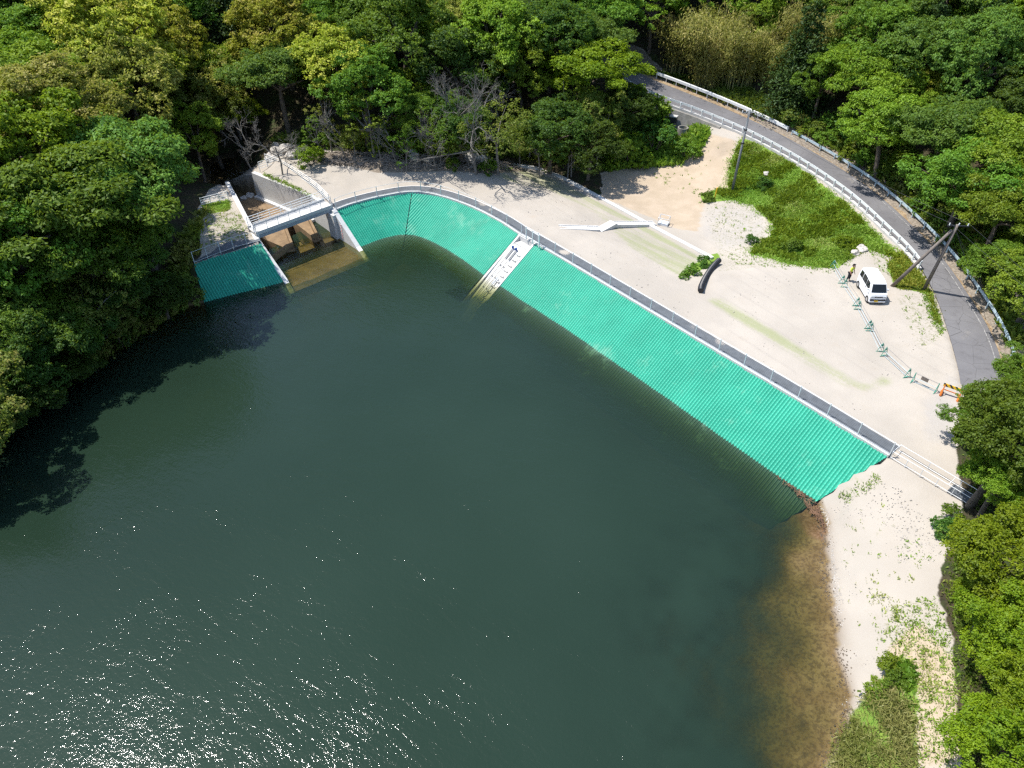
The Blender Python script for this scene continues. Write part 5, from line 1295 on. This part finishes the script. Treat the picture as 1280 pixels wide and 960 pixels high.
# bushes one can tell apart
BUSH = [('U0','bright',388,196,1.6,'round yellow green bush beside the pale rocks'), ('U1','deep',820,172,2.8,'large round dark green bush below the retaining wall'), ('U0','fresh',806,138,2.6,'bright green bush at the far end of the retaining wall'), ('U1','fresh',785,190,2.4,'light green bush at the edge of the tan ground'), ('U0','mid',858,190,1.6,'green bush right of the large dark one below the retaining wall'),
 ('U0','deep',880,328,.75,'small green bush at the lower end of the toe wall, upper one'), ('U1','mid',866,337,.7,'small green bush by the black pipe, middle one'), ('U0','mid',855,344,.5,'small green bush by the black pipe, lowest one'), ('U1','mid',884,246,.8,'green weed clump near the yellow stake'), ('U0','fresh',1112,838,.7,'green weed clump at the top of the dry reeds'), ('U1','fresh',1096,862,.6,'green weed clump at the left of the dry reeds'), ('U1','mid',1122,852,.6,'green weed clump at the right of the dry reeds'),
 ('U0','deep',1186,660,.9,'green bush under the trees near the low white fence'), ('U1','mid',1190,640,.6,'small green bush at the shaded end of the low white fence'), ('U0','mid',612,208,1.2,'dark green bush at the wood edge behind the crest, right of a boulder'), ('U1','mid',565,205,.9,'green bush at the wood edge left of the pale boulder'), ('U1','bright',1052,300,.7,'yellow flowering weed clump on the grass slope above the van'), ('U0','mid',992,305,.9,'grey green weed clump low on the grass slope'), ('U1','deep',956,230,.8,'dark weed clump beside the white stone on the slope'), ('U0','deep',940,300,.6,'dark weed clump at the sandy edge of the grass slope')]
for b_ in BUSH: plant(*b_)
# ------------------------------------------------------------------ fill of the woods
AREAS = [('left shore', [(-300,420),(-60,640),(0,575),(120,480),(225,385),(235,320),(240,262),(180,200),(0,180),(-300,200)], 3.0, ['S0','S1','B2','S2','B4'], ['mid','dark','cool','olive'], 4.0),
 ('upper left hillside', [(-250,200),(0,190),(180,200),(240,215),(300,200),(330,165),(330,-120),(-250,-120)], 3.7, ['B0','B1','C1','B2','B3','B4'], ['mid','dark','fresh','olive','conifer','mid'], 4.4),
 ('wooded bank behind the dam', [(335,178),(400,175),(470,185),(560,190),(640,192),(700,196),(745,200),(790,190),(760,120),(790,-120),(330,-120)], 3.5, ['B0','B1','B2','S0','B3','B4'], ['mid','fresh','olive','mid','cool','dark'], 4.4),
 ('hill beyond the road', [(795,82),(900,118),(990,150),(1095,212),(1150,255),(1205,312),(1245,362),(1285,440),(1500,440),(1500,-120),(790,-120)], 3.5, ['S0','S1','B0','B3','C0','S2','B4'], ['mid','cool','fresh','mid','fresh','conifer'], 4.3),
 ('right shore edge', [(1235,520),(1215,560),(1225,640),(1222,700),(1228,800),(1240,960),(1290,1200),(1480,1200),(1480,505)], 3.4, ['N0','N1'], ['bright','bright','mid'], 3.4)]
KWORD = {'mid': 'mid green', 'dark': 'dark green', 'cool': 'cool green', 'olive': 'olive green', 'conifer': 'very dark', 'fresh': 'light green', 'bright': 'bright green'}
NM = {'S': 'spreading tree', 'B': 'round crowned tree', 'C': 'conifer', 'N': 'maple'}
nfill = 0
for an, poly, dmin, prs, mats, Rm in AREAS:
    xy = rng.uniform((-75, 8), (85, 128), (9000, 2)); Z = terr(xy[:, 0], xy[:, 1]); hcl = 5.5 if an != 'right shore edge' else 4
    px, py = project(np.stack([xy[:, 0], xy[:, 1], Z+hcl*.3], -1)); ok = in_poly(px, py, poly); xy = xy[ok]
    cnt = 0
    for x, y in xy:
        if any((x-a)**2+(y-b)**2 < (dmin*.5+r_*(.56 if i_ < NHAND else .42))**2 for i_, (a, b, r_) in enumerate(TREES)): continue
        if np.hypot(x+25.5, y-68.5) < 10.5: continue
        if np.hypot(ROAD_IN[:, 0]-x, ROAD_IN[:, 1]-y).min() < 2.2 or np.hypot(ROAD_OUT[:, 0]-x, ROAD_OUT[:, 1]-y).min() < 2.6: continue
        pr = random.choice(prs); mt = random.choice(mats); R = Rm*random.uniform(.72, 1.2)
        if pr[0] == 'C': mt = 'conifer'; R = min(R, 4)
        elif mt == 'conifer': mt = 'dark'
        cx_, cy_ = project(np.array([[x, y, tz(x, y)+PROTO[pr][2]*R/PROTO[pr][3]]])); d_ = math.sqrt(x*x+y*y+900); rp_ = 1.3*R*900/d_
        if not (-rp_-60 < cx_[0] < 1340+rp_ and -rp_-30 < cy_[0] < 1000+rp_): continue
        plant_at(pr, mt, x, y, R, f'{KWORD[mt]} {NM[pr[0]]} packed among its like on the {an}', None, f'{KWORD[mt]} {NM[pr[0]]}s of the {an}')
        cnt += 1; nfill += 1
        if cnt > 95: break
print('fill trees', nfill, 'all', len(TREES))
# ------------------------------------------------------------------ grass and weeds
def tufts(name, P, hmin, hmax, mat, label, per=6, spread=.16, wide=.16, lean=.5):
    n = len(P); Pk = np.repeat(P, per, 0); m = len(Pk)
    Pk = Pk+rng.normal(0, spread, (m, 3))*np.array([1, 1, 0]); h = (rng.uniform(hmin, hmax, n).repeat(per)*rng.uniform(.7, 1.2, m))[:, None]
    d = unit(np.stack([rng.normal(0, lean, m), rng.normal(0, lean, m), np.ones(m)], 1)); a = rng.uniform(0, 6.28, m); s = np.stack([np.cos(a), np.sin(a), 0*a], 1)
    md = Pk+d*h*.55; tp = Pk+d*h+np.array([0, 0, -.25])*h*rng.random((m, 1))
    wd = h*wide
    V = np.stack([Pk-np.array([0, 0, .05]), md+s*wd, tp, md-s*wd], 1)
    g = vnoise(P[:, 0], P[:, 1], 1.7, 9)+.5; v = np.clip(g.repeat(per)*.6+rng.uniform(0, .5, m)-.05, 0, 1); w_ = np.clip(vnoise(P[:, 0], P[:, 1], 2.6, 11).repeat(per)*.9+.35+rng.uniform(0, .4, m), 0, 1)
    V_, F_, at = pack(V, v, w_); return tag(link(name, np_mesh(name, V_, F_, LM[mat], at)), label, 'grass', kind='stuff')
GR1 = [(926,174),(960,184),(1000,212),(1055,254),(1095,294),(1123,322),(1105,318),(1085,311),(1064,322),(1046,336),(1010,333),(985,330),(960,322),(938,317),(945,305),(964,298),(968,280),(942,256),(917,250),(900,248),(895,238),(910,238),(914,202)]
P = scatter_poly(GR1, 10500, 2.5); P = P[vnoise(P[:, 0], P[:, 1], 1.3, 51)+vnoise(P[:, 0], P[:, 1], 3.5, 52)+rng.normal(0, .15, len(P)) > -.30]; P[:, 2] = ground_z(P[:, 0], P[:, 1])
P[:, :2] += rng.normal(0, .38, (len(P), 2)); P[:, 2] = ground_z(P[:, 0], P[:, 1])
tufts('slope_grass', P, .10, .30, 'grass', 'rough green grass covering the slope between the lot and the road', 9, .2, .17, 1.5)
P = scatter_poly([(1110,330),(1126,314),(1145,332),(1166,372),(1176,404),(1170,402),(1158,366),(1120,360)], 900, 2.8); P[:, 2] = ground_z(P[:, 0], P[:, 1])
tufts('verge_grass', P, .12, .34, 'grass_yellow', 'yellowish grass around the feet of the A shaped poles', 6, .14, .15, .7)
P = scatter_poly([(758,165),(800,132),(840,150),(886,162),(880,180),(848,206),(800,208),(756,214)], 3000, 2.0); P[:, 2] = ground_z(P[:, 0], P[:, 1])
tufts('tall_weeds', P, .3, .9, 'grass', 'tall green weeds below the retaining wall', 8, .25, .2, .6)
P = scatter_poly([(1080,880),(1095,862),(1122,850),(1140,880),(1148,960),(1140,1000),(1030,1000),(1055,925)], 1500, 1.4); P = P[vnoise(P[:, 0], P[:, 1], .9, 31)+rng.normal(0, .12, len(P)) > -.12]; P[:, 2] = ground_z(P[:, 0], P[:, 1])
tufts('dry_reeds', P, .12, .5, 'grass_dry', 'dry olive reeds growing on the bank at the bottom right', 14, .22, .075, 1.3)
wp_ = [scatter_poly(q, k, 2.0) for q, k in (([(1115,760),(1170,745),(1198,830),(1198,1000),(1146,1000),(1144,860),(1125,840)], 900), ([(1090,740),(1120,745),(1130,830),(1095,830)], 60), ([(1120,370),(1165,362),(1180,420),(1150,440)], 45), ([(1085,315),(1130,320),(1130,350),(1100,345)], 45), ([(880,245),(965,285),(980,332),(905,322)], 90), ([(258,262),(296,262),(318,296),(258,312)], 260), ([(1048,618),(1098,590),(1104,602),(1056,630)], 70), ([(1035,640),(1100,620),(1170,700),(1100,800),(1050,780)], 60), ([(900,318),(1000,332),(1060,335),(1040,345),(920,330)], 60), ([(800,212),(880,175),(910,178),(870,232),(905,240),(880,262)], 60), ([(1150,355),(1180,410),(1176,420),(1160,395)], 160), ([(332,216),(398,246),(396,250),(330,220)], 160), ([(252,255),(286,250),(290,262),(262,268)], 260), ([(360,195),(470,205),(470,212),(400,204)], 60), ([(520,204),(640,208),(640,214),(520,210)], 80)) for k in (int(k),)]
P = np.vstack(wp_); P[:, 2] = ground_z(P[:, 0], P[:, 1])
tufts('low_weeds', P, .06, .24, 'grass', 'scattered low weeds on the bare sandy ground', 6, .09, .2, .9)
# undergrowth on the forest edges, dark hollows stay open
P = np.vstack([scatter_poly(q, k, 3.5) for q, k in (([(800,88),(900,124),(985,157),(1090,212),(1175,290),(1225,342),(1262,428),(1280,428),(1240,330),(1180,262),(1090,190),(985,130),(900,100)], 2200), ([(256,262),(240,330),(228,392),(160,440),(80,500),(60,480),(200,380),(225,300)], 700), ([(345,188),(420,182),(480,192),(640,198),(740,210),(740,190),(640,180),(480,170),(400,165),(345,170)], 900))])
P[:, 2] = ground_z(P[:, 0], P[:, 1])
tufts('undergrowth', P, .25, .8, 'olive', 'dark leafy undergrowth along the forest edges', 8, .3, .24, .8)

P = scatter_poly([(1205,520),(1216,505),(1245,505),(1235,640),(1196,690),(1182,735),(1200,800),(1210,980),(1245,980),(1236,700)], 1500, 3.0); P[:, 2] = ground_z(P[:, 0], P[:, 1])
tufts('undergrowth', P, .10, .3, 'olive', 'low leafy undergrowth along the edge of the bright maples', 8, .2, .2, .9)
ctr = scatter_poly(GR1, 70, 2.5); P = np.vstack([c_+rng.normal(0, rng.uniform(.2, .6), (45, 3)) for c_ in ctr]); P[:, 2] = ground_z(P[:, 0], P[:, 1])
px_, py_ = project(P); P = P[in_poly(px_, py_, GR1)]
tufts('weed_clumps', P, .2, .5, 'fresh', 'leafy weed clumps dotted over the green grass slope', 9, .12, .2, .7)
ctr = scatter_poly(GR1, 60, 2.5); P = np.vstack([c_+rng.normal(0, rng.uniform(.2, .7), (40, 3)) for c_ in ctr]); P[:, 2] = ground_z(P[:, 0], P[:, 1])
px_, py_ = project(P); P = P[in_poly(px_, py_, GR1)]
tufts('yellow_weeds', P, .15, .4, 'grass', 'pale yellowish weeds dotted over the green grass slope', 8, .14, .14, .7)
S2 = resample(offset_line(SL, -.7*sside), 34)
for k, q_ in enumerate(S2[2:30]):
    plant_at('U%d' % (k % 2), 'dark' if k % 3 else 'olive', q_[0]+random.uniform(-.5, .3), q_[1]+random.uniform(-.4, .4), random.uniform(1.2, 2.1), 'dark low bush overhanging the shaded waterline of the left shore', None, 'bushes along the waterline of the left shore')

P = scatter_poly([(1082,870),(1096,836),(1128,812),(1148,850),(1140,885),(1100,880)], 420, 1.5); P = P[vnoise(P[:, 0], P[:, 1], .7, 33)+rng.normal(0, .1, len(P)) > -.05]; P[:, 2] = ground_z(P[:, 0], P[:, 1])
tufts('green_weeds', P, .12, .42, 'mid', 'loose low green weeds on the sand above the dry reeds', 12, .22, .26, 1.2)
# shrubs along the hill side of the road, between the rail and the trees
for k in range(30, 70):
    for r_ in range(2):
        if random.random() < .42: continue
        q_ = ROAD_OUT[k]+w[k]*(2.0+1.9*r_+random.uniform(-.4, .9)); kk_ = 'U%d' % (k % 2)
        plant_at(kk_, ('mid', 'fresh', 'olive', 'cool')[(k+r_) % 4], q_[0], q_[1], random.uniform(.9, 1.5)+.45*r_, ('mid green', 'light green', 'olive green', 'cool green')[(k+r_) % 4]+' shrub among its like between the hill side guard rail and the trees', None, 'roadside shrubs on the hill side')
for k, (px, py, R, m_) in enumerate(((650,176,2.2,'mid'),(676,180,2.4,'olive'),(662,160,2.8,'fresh'),(716,186,2.0,'mid'),(585,178,2.0,'olive'),(505,182,1.8,'mid'),(440,172,1.8,'olive'),(474,176,1.6,'fresh'),(770,176,2.2,'mid'),(748,160,2.6,'fresh'),(550,182,1.7,'fresh'),(395,168,1.8,'mid'))):
    plant('O%d' % (k % 2), m_, px, py, R, {'mid': 'mid green', 'olive': 'olive green', 'fresh': 'light green'}[m_]+' low tree among its like at the wood edge behind the dam crest', None, {'mid': 'mid green', 'olive': 'olive green', 'fresh': 'light green'}[m_]+' low trees of the wood edge')
plant('N0', 'fresh', 1250, 606, 2.5, 'low light green maple just below the dark green tree at the low fence end')
plant('N1', 'mid', 1275, 505, 2.4, 'mid green maple at the right edge above the dark green tree, beside the road mouth')
# ------------------------------------------------------------------ sun, sky, camera
sl = bpy.data.lights.new('sun', 'SUN'); sl.energy = 4.3; sl.angle = math.radians(.53); sl.color = (1.0, .96, .90)
so_ = bpy.data.objects.new('sun', sl); COL.objects.link(so_); so_.location = (0, 0, 80)
so_.rotation_euler = Vector([float(k) for k in SUN_D]).to_track_quat('Z', 'Y').to_euler()
W = bpy.data.worlds.new('World'); SC.world = W; W.use_nodes = True; nt = W.node_tree; nt.nodes.clear()
sky = nt.nodes.new('ShaderNodeTexSky'); sky.sky_type = 'NISHITA'; sky.sun_disc = False
sky.sun_elevation = math.asin(SUN_D[2]); sky.sun_rotation = math.atan2(SUN_D[0], SUN_D[1]); sky.air_density = 1.0; sky.dust_density = .6; sky.ozone_density = 1.0
bg = nt.nodes.new('ShaderNodeBackground'); bg.inputs[1].default_value = .15; ow_ = nt.nodes.new('ShaderNodeOutputWorld')
nt.links.new(sky.outputs[0], bg.inputs[0]); nt.links.new(bg.outputs[0], ow_.inputs[0])
cd = bpy.data.cameras.new('camera'); co = bpy.data.objects.new('camera', cd); COL.objects.link(co)
cd.sensor_width = 36.0; cd.sensor_fit = 'HORIZONTAL'; cd.lens = 36.0*FOC/1280; cd.clip_start = .5; cd.clip_end = 4000
co.location = (0, 0, CAM_H); co.rotation_euler = (math.pi/2-PITCH, 0, 0); SC.camera = co
vs_ = SC.view_settings; SC.display_settings.display_device = 'sRGB'; vs_.view_transform = 'Standard'; vs_.look = 'None'; vs_.exposure = .74; vs_.gamma = 1.0; vs_.use_curve_mapping = False
cy = SC.cycles; cy.max_bounces = 5; cy.diffuse_bounces = 3; cy.glossy_bounces = 2; cy.transmission_bounces = 3; cy.transparent_max_bounces = 8
cy.use_adaptive_sampling = True; cy.adaptive_threshold = .015; cy.use_denoising = False; cy.sample_clamp_indirect = 6.0; cy.caustics_reflective = False; cy.caustics_refractive = False
cy.filter_width = 1.4
